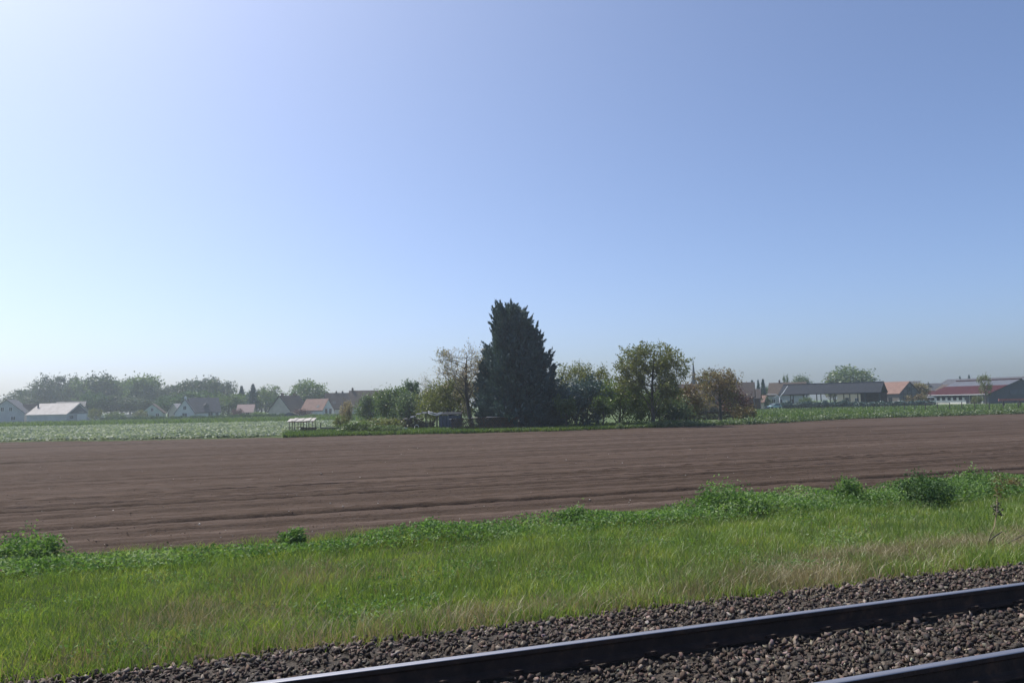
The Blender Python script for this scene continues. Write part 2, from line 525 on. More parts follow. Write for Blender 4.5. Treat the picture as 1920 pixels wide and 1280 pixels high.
# railway bank and ballast bed
bu = np.concatenate([np.arange(-120, -10, 6.0), np.arange(-10, 34, 0.5), np.arange(34, 130, 6.0)])
bv = np.concatenate([np.arange(6.9, 18.7, 0.35)])
bank = link('grass_bank', grid_mesh('grass_bank', bu, bv,
            lambda U, V, X, Y: bank_z(V) + np.random.default_rng(2).normal(0, .025, U.shape)), MT['bank'])
tag(bank, 'green bank sloping from the track down to the field', kind='structure')

ballast_v = np.concatenate([np.arange(-6, 3, 1.0), np.arange(3, 8.5, 0.14)])
ballast_u = np.concatenate([np.arange(-120, -6, 6.0), np.arange(-6, 16, 0.2), np.arange(16, 130, 6.0)])


def ballast_z(U, V, X, Y):
    z = np.interp(V, [-10, 3.2, 3.8, 5.2, 6.6, 7.1, 7.8, 8.5], [0.66, 0.66, 0.69, 0.675, 0.69, 0.68, 0.545, 0.36])
    return z + np.random.default_rng(4).normal(0, .012, U.shape)


ballast = link('ballast_bed', grid_mesh('ballast_bed', ballast_u, ballast_v, ballast_z), MT['ballast'])
tag(ballast, 'bed of crushed grey brown stone under the railway track', kind='structure')


def stone_protos():
    out = []
    import bmesh
    for i in range(8):
        r = np.random.default_rng(50 + i)
        bm = bmesh.new()
        for k in range(8):
            p = r.normal(0, 1, 3); p /= np.linalg.norm(p)
            bm.verts.new(p * r.uniform(.75, 1.2))
        hull = bmesh.ops.convex_hull(bm, input=list(bm.verts))
        bmesh.ops.delete(bm, geom=[v for v in bm.verts if not v.link_faces], context='VERTS')
        bm.verts.ensure_lookup_table(); bm.verts.index_update()
        V = np.array([v.co[:] for v in bm.verts]) * np.array((1, .8, .62))
        Fc = np.array([[v.index for v in f.verts] for f in bm.faces])
        bm.free()
        out.append((V, Fc))
    return out


SP = stone_protos()


def rot_mats(r, n):
    q = r.normal(0, 1, (n, 4)); q /= np.linalg.norm(q, axis=1)[:, None]
    w, x, y, z = q.T
    return np.stack([np.stack([1 - 2 * (y * y + z * z), 2 * (x * y - z * w), 2 * (x * z + y * w)], -1),
                     np.stack([2 * (x * y + z * w), 1 - 2 * (x * x + z * z), 2 * (y * z - x * w)], -1),
                     np.stack([2 * (x * z - y * w), 2 * (y * z + x * w), 1 - 2 * (x * x + y * y)], -1)], 1)


def stones():
    r = np.random.default_rng(11)
    n = 47000
    v = 2.6 + 5.25 * r.random(n)
    u = -0.45 * v - .6 + r.random(n) * (1.9 * v + 1.6)
    m_ = np.arange(n) < 5000            # thinner cover beyond the frame
    u = np.where(m_, -9 + 33 * r.random(n), u)
    # stay off the rail feet
    ok = (np.abs(v - 4.475) > 0.095) & (np.abs(v - 5.975) > 0.095)
    u, v = u[ok], v[ok]
    n = len(u)
    x, y = uv2xy(u, v)
    s = 0.013 + 0.034 * r.random(n) ** 1.7
    near = np.minimum(np.abs(v - 4.475), np.abs(v - 5.975)) < 0.16
    z = ballast_z(u[None], v[None], None, None)[0] + s * 0.45 + 0.03 * r.random(n) - 0.025 * near
    # the ones that show largest in the picture become objects of their own
    P3 = np.stack([x, y, z - CZ], -1) @ np.array(CAM_ROT)
    px = 960 - F * P3[:, 0] / P3[:, 2]
    py = 640 + F * P3[:, 1] / P3[:, 2]
    vis = (y > 1) & (px > 0) & (px < 1920) & (py < 1280)
    size = np.where(vis, s / y, 0)
    big = np.argsort(-size)[:300]
    rest = np.setdiff1d(np.arange(n), big)
    protos = []
    for i, (V, Fc) in enumerate(SP):
        me = mass_mesh('stone', V, Fc)
        me.materials.append(MT['stone'])
        protos.append(me)
    for k, i in enumerate(big):
        o = bpy.data.objects.new('stone', protos[k % len(protos)])
        COL.objects.link(o)
        o.parent = ballast
        o.location = (x[i], y[i], z[i])
        o.scale = (s[i],) * 3
        o.rotation_euler = tuple(r.random(3) * 6.28)
    Vs, Fs, off = [], [], 0
    for k, (V, Fc) in enumerate(SP):
        sel = rest[rest % len(SP) == k]
        Rm = rot_mats(r, len(sel))
        Q = np.einsum('nij,kj->nki', Rm, V) * s[sel][:, None, None] + np.stack([x[sel], y[sel], z[sel]], -1)[:, None]
        Vs.append(Q.reshape(-1, 3))
        Fs.append((Fc[None] + len(V) * np.arange(len(sel))[:, None, None]).reshape(-1, 3) + off)
        off += len(sel) * len(V)
    o = link('loose_stones', mass_mesh('loose_stones', np.concatenate(Vs), np.concatenate(Fs)), MT['stone'], ballast)
    o['kind'] = 'stuff'


stones()

# the track: two rails with clips
track = empty('railway_track', (*uv2xy(0, 5.225), 0.675), TH)
tag(track, 'pair of steel rails with worn shiny tops on stone ballast', 'railway track')
RAIL_PROF = [(-.075, 0), (.075, 0), (.075, .012), (.030, .024), (.010, .040), (.009, .118), (.022, .132), (.036, .140), (.036, .170),
             (-.036, .170), (-.036, .140), (-.022, .132), (-.009, .118), (-.010, .040), (-.030, .024), (-.075, .012)]
for vv in (-0.75, 0.75):
    rl = MB().prism([(p[0] + vv, p[1] + 0.048) for p in RAIL_PROF], -120, 130).build('rail', MT['rail'], track)
    hd = MB().prism([(vv - .0355, .2182), (vv + .0355, .2182), (vv + .033, .2225), (vv + .026, .2245), (vv - .026, .2245), (vv - .033, .2225)], -120, 130)
    hd.build('running_surface', MT['railhead'], rl)
    clip = None
    for k in range(-6, 24):
        for s in (-1, 1):
            m = MB()
            cx, cy = k * 0.6 + 0.21, vv + s * 0.085
            if clip is None:
                m.tube([(-.05, s * .05, .0), (-.05, s * .0, .035), (0, -s * .03, .045), (.05, s * .0, .035), (.05, s * .05, .0)], [.010] * 5, 5)
                clip = m.mesh('rail_clip', MT['rail'])
            o = link('rail_clip', clip, None, rl, (cx, cy, 0.05), (0, 0, 0 if s == 1 else math.pi))


# ------------------------------------------------------------------ vegetation builders
def leaf_quads(C, L, W, r, updir=None, flat=0.0):
    """rhombic leaves at the centres C"""
    n = len(C)
    a = r.normal(0, 1, (n, 3))
    if updir is not None: a = a * 0.55 + updir
    a[:, 2] *= (1 - flat)
    a /= np.linalg.norm(a, axis=1)[:, None] + 1e-9
    b = np.cross(a, r.normal(0, 1, (n, 3)))
    b /= np.linalg.norm(b, axis=1)[:, None] + 1e-9
    L = np.broadcast_to(L, (n,))[:, None] * (0.7 + 0.6 * r.random((n, 1)))
    W = np.broadcast_to(W, (n,))[:, None] * (0.7 + 0.6 * r.random((n, 1)))
    V = np.stack([C - a * L * .5, C + b * W * .5 - a * L * 0.05, C + a * L * .5, C - b * W * .5 - a * L * 0.05], 1)
    return V.reshape(-1, 3), np.arange(4 * n).reshape(n, 4)


def blades(x, y, z, h, w, lean, r):
    n = len(x)
    a = r.random(n) * 6.283
    d = np.stack([np.cos(a), np.sin(a), np.zeros(n)], -1)
    la = r.random(n) * 6.283
    ld = np.stack([np.cos(la), np.sin(la), np.zeros(n)], -1) * (lean * h * (0.3 + r.random(n)))[:, None]
    B = np.stack([x, y, z], -1)
    up = np.zeros((n, 3)); up[:, 2] = h
    w = np.broadcast_to(w, (n,))[:, None]
    mid = B + up * 0.55 + ld * 0.35
    tip = B + up * (1 - 0.25 * lean) + ld
    V = np.stack([B - d * w, B + d * w, mid + d * w * .8, mid - d * w * .8, tip], 1)
    i = 5 * np.arange(n)[:, None]
    return V.reshape(-1, 3), [i + np.array([[0, 1, 2, 3]]), i + np.array([[3, 2, 4]])]


def tube_np(P, rad, k=5):
    P = np.asarray(P, float)
    n = len(P)
    T = np.gradient(P, axis=0)
    T /= np.linalg.norm(T, axis=1)[:, None] + 1e-9
    ref = np.where(np.abs(T[:, 2:3]) < .9, np.array([[0, 0, 1.0]]), np.array([[1.0, 0, 0]]))
    A = np.cross(T, ref); A /= np.linalg.norm(A, axis=1)[:, None] + 1e-9
    B = np.cross(T, A)
    an = np.arange(k) * 2 * np.pi / k
    V = P[:, None] + (A[:, None] * np.cos(an)[None, :, None] + B[:, None] * np.sin(an)[None, :, None]) * np.asarray(rad)[:, None, None]
    i = np.arange(n - 1)[:, None] * k + np.arange(k)[None]
    j = np.arange(n - 1)[:, None] * k + (np.arange(k)[None] + 1) % k
    return V.reshape(-1, 3), np.stack([i, i + k, j + k, j], -1).reshape(-1, 4)


class Wood:
    def __init__(self): self.V, self.Fc, self.n = [], [], 0

    def add(self, P, rad, k=5):
        v, f = tube_np(P, rad, k)
        self.V.append(v); self.Fc.append(f + self.n); self.n += len(v)

    def mesh(self, name):
        return mass_mesh(name, np.concatenate(self.V), np.concatenate(self.Fc), True)


def grow(H, Rr, z0, seed, limbs=12, subs=6, twigs=3, tr=None, lean=(0, 0), trunks=1, droop=0.0, topbias=1.0, spread=0.3, split=None):
    """trunk(s), limbs, branches, twigs; returns the wood and the twig points that carry leaves"""
    r = np.random.default_rng(seed)
    W0 = W = Wood(); tips = []
    tr = tr or H * 0.022
    ctr = np.array((lean[0], lean[1], (z0 + H) / 2))
    rad = np.array((Rr, Rr, (H - z0) / 2))
    for t in range(trunks):
        off = np.zeros(3) if trunks == 1 else np.append(r.normal(0, Rr * .12, 2), 0)
        top = np.array((lean[0], lean[1], 0)) + np.append(r.normal(0, Rr * (.05 if trunks == 1 else .35), 2), H * (0.86 if trunks == 1 else 0.6 + .3 * r.random()))
        ts = np.linspace(0, 1, 8)[:, None]
        TP = off * (1 - ts) + top * ts + np.sin(ts * np.pi) * np.append(r.normal(0, Rr * .06, 2), 0)
        W.add(TP, tr / math.sqrt(trunks) * (1.25 * (1 - ts[:, 0]) ** 0.8 + 0.12), 7)
        nl = max(3, limbs // trunks)
        for i in range(nl):
            h = min(.97, max(.05, (z0 * 0.75 + (H * 0.9 - z0 * 0.75) * ((i + r.random()) / nl) ** topbias) / (H * .9)))
            k = h * 7
            s = TP[int(k)] + (TP[min(7, int(k) + 1)] - TP[int(k)]) * (k - int(k))
            az = i * 2.4 + r.normal(0, .35) + t
            zz = np.clip((s[2] - z0) / (H - z0), 0, 1)
            dirn = np.array((math.cos(az), math.sin(az), 0.15 + 1.3 * (zz - .35) + r.normal(0, .2)))
            dirn /= np.linalg.norm(dirn)
            e = ctr + rad * dirn * (.62 + .33 * r.random())
            mid = (s + e) / 2 + np.array((0, 0, (.12 - droop) * np.linalg.norm(e - s)))
            tt = np.linspace(0, 1, 6)[:, None]
            LP = s * (1 - tt) ** 2 + 2 * mid * tt * (1 - tt) + e * tt ** 2
            r0 = tr * (.42 - .22 * h)
            if split is not None:
                W = Wood(); split.append(W)      # each main limb with its twigs is a part of its own
            W.add(LP, r0 * (1 - .8 * tt[:, 0]), 5)
            for j in range(subs):
                q = .3 + .7 * (j + r.random()) / subs
                b = s * (1 - q) ** 2 + 2 * mid * q * (1 - q) + e * q ** 2
                d2 = r.normal(0, 1, 3) + dirn * .8 + np.array((0, 0, .35 - 1.2 * droop))
                d2 /= np.linalg.norm(d2)
                ln = Rr * spread * (.6 + .8 * r.random())
                c = b + d2 * ln
                W.add([b, b + d2 * ln * .5 + r.normal(0, ln * .06, 3), c], np.array((.42, .28, .12)) * r0 * (1 - .55 * q), 4)
                tips.append(c)
                for m in range(twigs):
                    d3 = d2 * .7 + r.normal(0, .75, 3); d3[2] += .15 - droop
                    p0 = b + d2 * ln * (.4 + .6 * r.random())
                    p1 = p0 + d3 / np.linalg.norm(d3) * ln * (.45 + .4 * r.random())
                    W.add([p0, (p0 + p1) / 2, p1], np.array((.16, .11, .05)) * r0 + .002, 3)
                    tips += [p1, (p0 * .4 + p1 * .6)]
    return W0, np.array(tips)


def crown_mesh(name, tips, n, sig, L, W_, seed, flat=0.0, zmin=0.12):
    r = np.random.default_rng(seed)
    wgt = .3 + r.random(len(tips)) ** 2
    C = tips[r.choice(len(tips), n, p=wgt / wgt.sum())] + r.normal(0, sig, (n, 3)) * (0.4 + r.random((n, 1)))
    C[:, 2] = np.maximum(C[:, 2], zmin + 0.1 * r.random(n))
    V, Fq = leaf_quads(C, L, W_, r, None, flat)
    return mass_mesh(name, V, Fq)


def conifer_mesh(H, prof, n, L, W_, seed, layers=46, per=9, plume=1.1, lean=0.0):
    """conifer made of upswept plumes of sprays over a dense inner shell; prof = [(z fraction, radius)]"""
    r = np.random.default_rng(seed)
    Wd = Wood()
    Wd.add(np.stack([np.zeros(8), np.zeros(8), np.linspace(0, H * .97, 8)], -1), H * .022 * (1.05 - np.linspace(0, 1, 8)), 7)
    Wb = Wood()
    zf, rf = zip(*prof)
    N = layers * per
    m = max(6, int(n * .72 / N))
    C, D = [], []
    for i in range(N):
        t = (i + r.random()) / N
        t = t ** 1.15
        z = H * (.01 + .95 * t)
        az = i * 2.399 + r.normal(0, .4)
        rr = np.interp(z / H, zf, rf)
        rr *= .66 + .16 * r.random() + .10 * math.sin(az * 3 + z * 1.3)
        out = np.array((math.cos(az), math.sin(az), 0))
        tipd = out * (.75 - .35 * t) + np.array((0, 0, .42 + .5 * t)) + r.normal(0, .14, 3)
        tipd /= np.linalg.norm(tipd)
        ln = plume * (.55 + .75 * r.random() ** 2) * (.55 + .45 * min(1, rr))
        b = out * rr + np.array((0, 0, z))
        e = b + tipd * ln
        s = np.array((0, 0, max(.1, z - .35 * rr)))
        Wb.add([s, (s + b) / 2 + np.array((0, 0, -.05 * rr)), b, e], np.array((1, .7, .45, .12)) * H * .0032, 3)
        q = r.random((m, 1)) ** .8
        sp = .26 * plume * (1.05 - q)
        X = b * (1 - q) + e * q + r.normal(0, 1, (m, 3)) * sp * .55
        C.append(X); D.append(np.tile(tipd * 1.3, (m, 1)))
    k = int(n * .28)
    z = H * .96 * r.random(k) ** 1.3
    az = r.random(k) * 6.283
    rr = np.interp(z / H, zf, rf) * (.45 + .32 * r.random(k))
    C.append(np.stack([rr * np.cos(az), rr * np.sin(az), z], -1))
    D.append(np.stack([np.cos(az) * .6, np.sin(az) * .6, np.full(k, .7)], -1))
    C, D = np.concatenate(C), np.concatenate(D)
    C[:, 2] = np.maximum(C[:, 2], .15)
    C[:, 0] += lean * (C[:, 2] / H) ** 2.5
    for v in Wd.V + Wb.V: v[:, 0] += lean * (v[:, 2] / H) ** 2.5
    big = np.ones(len(C)); big[-k:] = 1.9
    V, Fq = leaf_quads(C, L * big, W_ * big, r, D)
    return Wd.mesh('trunk'), mass_mesh('crown', V, Fq), Wb.mesh('branches')


def tree_thing(name, label, cat, loc, trunk_me, crown_me, leafmat, scale=(1, 1, 1), rz=0.0, group=None, bark=None, shrub=False):
    root = empty(name, loc, rz)
    tag(root, label, cat, group)
    for nm, me, mt in (('branches' if shrub else 'trunk', trunk_me, bark or MT['bark']), ('foliage' if shrub else 'crown', crown_me, leafmat)):
        if not me.materials: me.materials.append(mt)
        o = bpy.data.objects.new(nm, me)
        COL.objects.link(o)
        o.parent = root
        o.scale = scale
        if nm == 'branches': o['kind'] = 'stuff'
        if me.materials[0] != mt:
            o.material_slots[0].link = 'OBJECT'
            o.material_slots[0].material = mt
    return root


# shared far tree shapes: unit height 1 and unit crown radius 1 (scaled per tree)
def far_shape(kind, seed):
    if kind == 'loose':
        W, t = grow(13, 4.0, 2.2, seed, 16, 6, 2, tr=.26, spread=.30)
        c = crown_mesh('crown', t, 1700, .36, .5, .3, seed)
        dims = (13, 4.0)
    elif kind == 'dense':
        W, t = grow(12, 4.6, 1.2, seed, 20, 7, 2, tr=.26, spread=.32)
        c = crown_mesh('crown', t, 4200, .6, .6, .42, seed)
        dims = (12, 4.6)
    elif kind == 'bush':
        W, t = grow(5, 2.8, .2, seed, 18, 5, 2, tr=.12, trunks=3, spread=.34)
        c = crown_mesh('crown', t, 2200, .36, .36, .24, seed)
        dims = (5, 2.8)
    elif kind == 'poplar':
        W, t = grow(15, 2.0, .8, seed, 24, 5, 2, tr=.24, spread=.5)
        c = crown_mesh('crown', t, 2400, .34, .45, .3, seed)
        dims = (15, 2.0)
    elif kind == 'bare':
        W, t = grow(10, 4.2, 1.8, seed, 18, 8, 4, tr=.24, spread=.3)
        c = crown_mesh('crown', t, 500, .3, .3, .16, seed)
        dims = (10, 4.2)
    elif kind == 'willow':
        W, t = grow(11, 3.6, .3, seed, 18, 7, 3, tr=.26, droop=.35, spread=.36)
        c = crown_mesh('crown', t, 3600, .5, .55, .3, seed)
        dims = (11, 3.6)
    else:
        prof = [(0, 2.4), (.15, 2.7), (.45, 1.9), (.75, 1.0), (.92, .35), (1, .05)]
        tm, cm, _ = conifer_mesh(13, prof, 3400, .6, .2, seed, 24, 6, 1.1)
        return tm, cm, 13, 2.7
    return W.mesh('trunk'), c, dims[0], dims[1]


SHAPES = {}
for kind, ns in (('loose', 4), ('dense', 3), ('bush', 4), ('poplar', 2), ('bare', 2), ('willow', 1), ('fir', 3)):
    SHAPES[kind] = [far_shape(kind, 100 + 17 * i + len(kind)) for i in range(ns)]
_cnt = {}


def far_tree(kind, px, top, wpx, d, leaf, label, name=None, cat=None, dz=0.0, group=None):
    i = _cnt.get(kind, 0); _cnt[kind] = i + 1
    tm, cm, h0, r0 = SHAPES[kind][i % len(SHAPES[kind])]
    h = zpix(px, top, d) - dz
    rad = wpx / F * d / 2
    s = (rad / r0, rad / r0, h / h0)
    nm = name or {'bush': 'bush', 'fir': 'conifer_tree', 'poplar': 'poplar_tree', 'bare': 'bare_tree', 'willow': 'willow_tree'}.get(kind, 'leafy_tree')
    return tree_thing(nm, label, cat or ('bush' if kind == 'bush' else 'tree'), at(px, d, dz), tm, cm, MT[leaf], s, i * 1.9, group, shrub=kind == 'bush')


# ------------------------------------------------------------------ houses
def wing(root, L, Wd, eave, ridge, wall, roof, off=(0, 0, 0), yaw=0.0, over=0.35, gable=None, hip=0.0):
    """one gabled volume: ridge along local X, front wall at local -Y"""
    rot = (0, 0, yaw)
    h = Wd / 2
    m = MB()
    pr = [(-h, -.3), (h, -.3), (h, eave), (0, ridge), (-h, eave)]
    w = m.prism(pr, -L / 2, L / 2).build('wall', wall, root, off, rot)
    t = 0.16
    sl = (ridge - eave) / h
    e0 = eave - over * sl
    r = MB()
    a, b = -L / 2 - over, L / 2 + over
    th = t * math.hypot(1, sl)
    for s in (-1, 1):
        r.prism([(s * (h + over), e0 + .03), (0, ridge + .03), (0, ridge + .03 + th), (s * (h + over), e0 + .03 + th)], a, b)
    rf = r.build('roof', roof, root, off, rot)
    return w, rf


def face_mat(L, Wd, face, s, z, yaw, off):
    """placement of an element on a wall face: F front, B back, L/R gables"""
    if face == 'F': p, r = (s, -Wd / 2, z), 0
    elif face == 'R': p, r = (L / 2, s, z), math.pi / 2
    elif face == 'L': p, r = (-L / 2, -s, z), -math.pi / 2
    else: p, r = (-s, Wd / 2, z), math.pi
    v = Vector(p)
    v.rotate(Euler((0, 0, yaw)))
    return v + Vector(off), r + yaw


def window(root, L, Wd, face, s, z, w, h, yaw=0.0, off=(0, 0, 0), frame='white_paint', bars=1, name='window'):
    p, rz = face_mat(L, Wd, face, s, z, yaw, off)
    b = .09
    m = MB()
    m.box(-w / 2 - b, w / 2 + b, -.07, .02, h, h + b).box(-w / 2 - b, w / 2 + b, -.11, .02, -b, 0)
    m.box(-w / 2 - b, -w / 2, -.07, .02, 0, h).box(w / 2, w / 2 + b, -.07, .02, 0, h)
    for k in range(bars):
        x = -w / 2 + w * (k + 1) / (bars + 1)
        m.box(x - .03, x + .03, -.06, .02, 0, h)
    f = m.build(name, MT[frame], root, p, (0, 0, rz))
    MB().box(-w / 2, w / 2, -.02, .015, 0, h).build('pane', MT['glass'], f)
    return f


def door(root, L, Wd, face, s, w, h, mat, yaw=0.0, off=(0, 0, 0), boards=0):
    p, rz = face_mat(L, Wd, face, s, 0, yaw, off)
    d = MB().box(-w / 2, w / 2, -.06, .02, 0, h).build('door', mat, root, p, (0, 0, rz))
    m = MB().box(-w / 2 - .1, w / 2 + .1, -.09, .02, h, h + .1).box(-w / 2 - .1, -w / 2, -.09, .02, 0, h).box(w / 2, w / 2 + .1, -.09, .02, 0, h)
    m.build('frame', MT['white_paint'], d)
    return d


def chimney(rf, x, y, z, h=1.2, w=.6, mat=None):
    m = MB().box(x - w / 2, x + w / 2, y - w / 2, y + w / 2, z - .9, z + h)
    m.box(x - w / 2 - .08, x + w / 2 + .08, y - w / 2 - .08, y + w / 2 + .08, z + h, z + h + .14)
    m.box(x - .12, x + .12, y - .12, y + .12, z + h + .14, z + h + .4)
    return m.build('chimney', mat or MT['terracotta'], rf)


def skylight(rf, x, Wd, eave, ridge, q, w=1.0, h=1.2, mat='glass'):
    """roof window in the front slope at fraction q between eave and ridge"""
    hh = Wd / 2
    ang = math.atan2(ridge - eave, hh)
    y = -hh * (1 - q); z = eave + (ridge - eave) * q + .03 + .17 / math.cos(ang)
    f = MB().box(-w / 2 - .08, w / 2 + .08, -h / 2 - .08, h / 2 + .08, -.02, .05).build('skylight', MT['slate'], rf, (x, y, z), (ang, 0, 0))
    return f


def house_root(name, label, px, d, yaw, cat='house', z=0):
    o = empty(name, at(px, d, z), yaw - math.atan2(px - 960, F))     # yaw as seen along the line of sight
    tag(o, label, cat)
    return o


# ---- village on the left
# far left white house, gable to the track
h = house_root('house', 'pale grey gabled house partly cut off at the far left', 22, 262, R(75))
wing(h, 11, 10.5, 3.2, 7.6, MT['grey_wall'], MT['slate'])
window(h, 11, 10.5, 'L', -1.2, 3.9, .9, 1.3); window(h, 11, 10.5, 'L', 1.2, 3.9, .9, 1.3)
window(h, 11, 10.5, 'L', -2.6, .9, 1.6, 1.2); window(h, 11, 10.5, 'L', 2.0, .9, 1.3, 1.2)
wing(h, 6, 6, 2.6, 6.0, MT['grey_wall'], MT['dark_roof'], (4.5, -5.5, 0), R(-60))

# barn with the white sheet roof
BY = R(-33)
h = house_root('barn', 'low barn under a bright white sheet roof with white garage door', 112, 264, BY, 'barn')
_, rf = wing(h, 13.6, 13.9, 2.45, 6.1, MT['grey_wall'], MT['white_sheet'], over=.3)
MB().box(-6.0, -5.6, -2.9, -2.5, 4.3, 6.2).build('flue', MT['slate'], rf)
door(h, 13.6, 13.9, 'R', 1.6, 5.2, 2.4, MT['white_paint'])
window(h, 13.6, 13.9, 'R', 1.2, 3.2, 3.0, 1.1, bars=3)
window(h, 13.6, 13.9, 'R', -4.2, .9, 2.2, 1.2, bars=2)
gb = MB().prism([(-5.2, 2.75), (5.2, 2.75), (0, 5.55)], 6.81, 6.89).build('gable_boarding', MT['slate'], h)
h = house_root('farm_shed', 'dark roofed shed behind the white roofed barn', 134, 285, R(-8), 'shed')
wing(h, 9, 7, 4.6, 6.9, MT['wood_wall'], MT['slate'])

wl = empty('garden_wall', at(187, 268)); tag(wl, 'short white garden wall right of the white roofed barn', 'wall')
MB().box(-1.6, 1.6, -.12, .12, -.2, 1.5).build('wall', MT['white_wall'], wl)
MB().box(-1.7, 1.7, -.2, .2, 1.5, 1.6).build('coping', MT['stone_wall'], wl)

wl = empty('garden_wall', at(246, 282)); tag(wl, 'long pale garden wall beside the small pale green house', 'wall')
MB().box(-4, 4, -.12, .12, -.2, 1.9).build('wall', MT['beige_wall'], wl)
MB().box(-4.1, 4.1, -.2, .2, 1.9, 2.0).build('coping', MT['stone_wall'], wl)

h = house_root('house', 'small pale green gabled house among the trees', 288, 285, R(82))
wing(h, 8, 7.2, 2.3, 5.4, MT['green_wall'], MT['brown_roof'])
window(h, 8, 7.2, 'L', 0, 2.9, .9, 1.1); window(h, 8, 7.2, 'L', -1.8, .8, 1.1, 1.2); window(h, 8, 7.2, 'L', 1.8, .8, 1.1, 1.2)

# white gable house with steep slate roof
h = house_root('house', 'white gabled house with a long steep slate roof and dormer', 362, 268, R(12))
_, r1 = wing(h, 9.5, 8.0, 2.3, 7.0, MT['white_wall'], MT['slate'], (3.7, 1.5, 0), 0)
_, r2 = wing(h, 8.5, 6.2, 2.0, 6.6, MT['white_wall'], MT['slate'], (-2.6, -.6, 0), R(74))
window(h, 8.5, 6.2, 'L', 0, 3.2, .9, 1.2, R(74), (-2.6, -.6, 0)); window(h, 8.5, 6.2, 'L', 0, .6, 1.5, 1.4, R(74), (-2.6, -.6, 0))
window(h, 9.5, 8.0, 'F', 1.4, .7, 1.4, 1.2, 0, (3.7, 1.5, 0)); window(h, 9.5, 8.0, 'F', 3.6, .1, 1.0, 2.0, 0, (3.7, 1.5, 0))
dm = MB().prism([(-.9, 0), (.9, 0), (.9, 1.0), (0, 1.7), (-.9, 1.0)], -1.6, 1.8, 'y').build('dormer', MT['slate'], r1, (.2, -1.9, 3.6))
MB().box(-.6, .6, -1.66, -1.6, .1, .95).build('dormer_pane', MT['glass'], h, (3.9, -.4, 3.6))
chimney(r2, -1.6, 0, 6.6, .9, .8, MT['white_wall'])
h = house_root('shed', 'added white roofed block for the sunlit left slope of the white gabled house', 333, 272, R(40), 'shed')  # added block: its white roof stands in for the house's sunlit roof slope
wing(h, 3.2, 5.0, 2.7, 5.2, MT['beige_wall'], MT['white_sheet'])

h = house_root('house', 'little house with a faded pink roof below the two firs', 461, 275, R(-12))
wing(h, 5.4, 5.0, 1.9, 4.4, MT['beige_wall'], MT['pink_roof'])
window(h, 5.4, 5.0, 'F', 1.0, .5, 1.1, 1.1); window(h, 5.4, 5.0, 'F', -1.2, .5, .9, 1.1)

h = house_root('house', 'beige gabled house with dark roof behind the dark parked car', 541, 262, R(52))
_, rf = wing(h, 10, 9.2, 2.0, 7.0, MT['beige_wall'], MT['dark_roof'])
window(h, 10, 9.2, 'F', 2.4, .7, 1.1, 1.2)
chimney(rf, -3.6, 0, 7.0, .8, .7)
chimney(rf, 3.0, 0.2, 7.0, .7, .6)

h = house_root('house', 'small house with terracotta roof and two tall gable windows', 594, 255, R(-33))
_, rf = wing(h, 8.2, 7.0, 2.0, 5.6, MT['white_wall'], MT['terracotta'], over=.2)
for s in (-1.25, 1.25): window(h, 8.2, 7.0, 'R', s, .3, 1.1, 2.2, frame='slate')
skylight(rf, 1.8, 7.0, 2.0, 5.6, .3, .7, .9)
h = house_root('house', 'dark tiled house right of the terracotta roofed house', 640, 276, R(6))
_, rf = wing(h, 11.5, 9.5, 2.5, 7.8, MT['white_wall'], MT['dark_roof'])
window(h, 11.5, 9.5, 'F', -3.8, .8, 1.2, 1.3); window(h, 11.5, 9.5, 'F', 0, .8, 1.2, 1.3)
for x in (-2, 0.2, 3.4): chimney(rf, x, 0.2, 7.8, .6, .5, MT['dark_roof'])
skylight(rf, -3.0, 9.5, 2.5, 7.8, .35)
h = house_root('farmhouse', 'brown roofed farmhouse half hidden behind grey bushes', 690, 262, R(3))
_, rf = wing(h, 12.5, 9.5, 3.0, 8.2, MT['beige_wall'], MT['brown_roof'])
window(h, 12.5, 9.5, 'F', -3.5, .9, 1.2, 1.3)
chimney(rf, -5.4, 0, 8.2, .9, .7)

# long red brown farm building behind the orchard trees
h = house_root('farm_building', 'long red brown roofed farm building behind the orchard trees', 1318, 205, R(-5), 'barn')
_, rf = wing(h, 25, 9, 3.4, 7.0, MT['brown_wood'], MT['dark_roof'])
for s in (-9, -4.5, 0, 4.5, 9): window(h, 25, 9, 'F', s, 1.0, 1.1, 1.2)
h = house_root('farm_shed', 'dark red timber shed right of the bronze leaved tree', 1388, 215, R(-3), 'shed')
wing(h, 9.5, 8, 3.0, 5.4, MT['brown_wood'], MT['dark_roof'])
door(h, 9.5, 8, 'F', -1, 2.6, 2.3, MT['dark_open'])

# church: only its spire shows above the trees
ch = house_root('church', 'slim dark church spire between the two airy trees', 1299, 330, R(10), 'church')
MB().box(-1.9, 1.9, -1.9, 1.9, -.3, 9.0).build('tower', MT['stone_wall'], ch)
sp = MB()
n = 8
ring = lambda rr, z: [(rr * math.cos(2 * math.pi * (k + .5) / n), rr * math.sin(2 * math.pi * (k + .5) / n), z) for k in range(n)]
sp.poly(ring(1.9, 9.0) + ring(.85, 11.6) + ring(.48, 15.2) + ring(.04, 20.4),
        [tuple(range(n))] + [(i * n + k, i * n + (k + 1) % n, (i + 1) * n + (k + 1) % n, (i + 1) * n + k) for i in range(3) for k in range(n)])
spire = sp.build('spire', MT['dark_sheet'], ch)
MB().box(-.04, .04, -.04, .04, 20.2, 21.4).box(-.3, .3, -.04, .04, 20.9, 21.0).build('cross', MT['slate'], spire)
wing(ch, 16, 9, 6, 11, MT['stone_wall'], MT['slate'], (10.5, 0, 0))

# ---- right hand farm
h = house_root('outbuilding', 'small cream outbuilding with a pink tiled roof', 1421, 225, R(-24), 'shed')
wing(h, 3.6, 3.4, 2.0, 3.6, MT['beige_wall'], MT['terracotta'])
window(h, 3.6, 3.4, 'F', 0, .8, .8, .8)

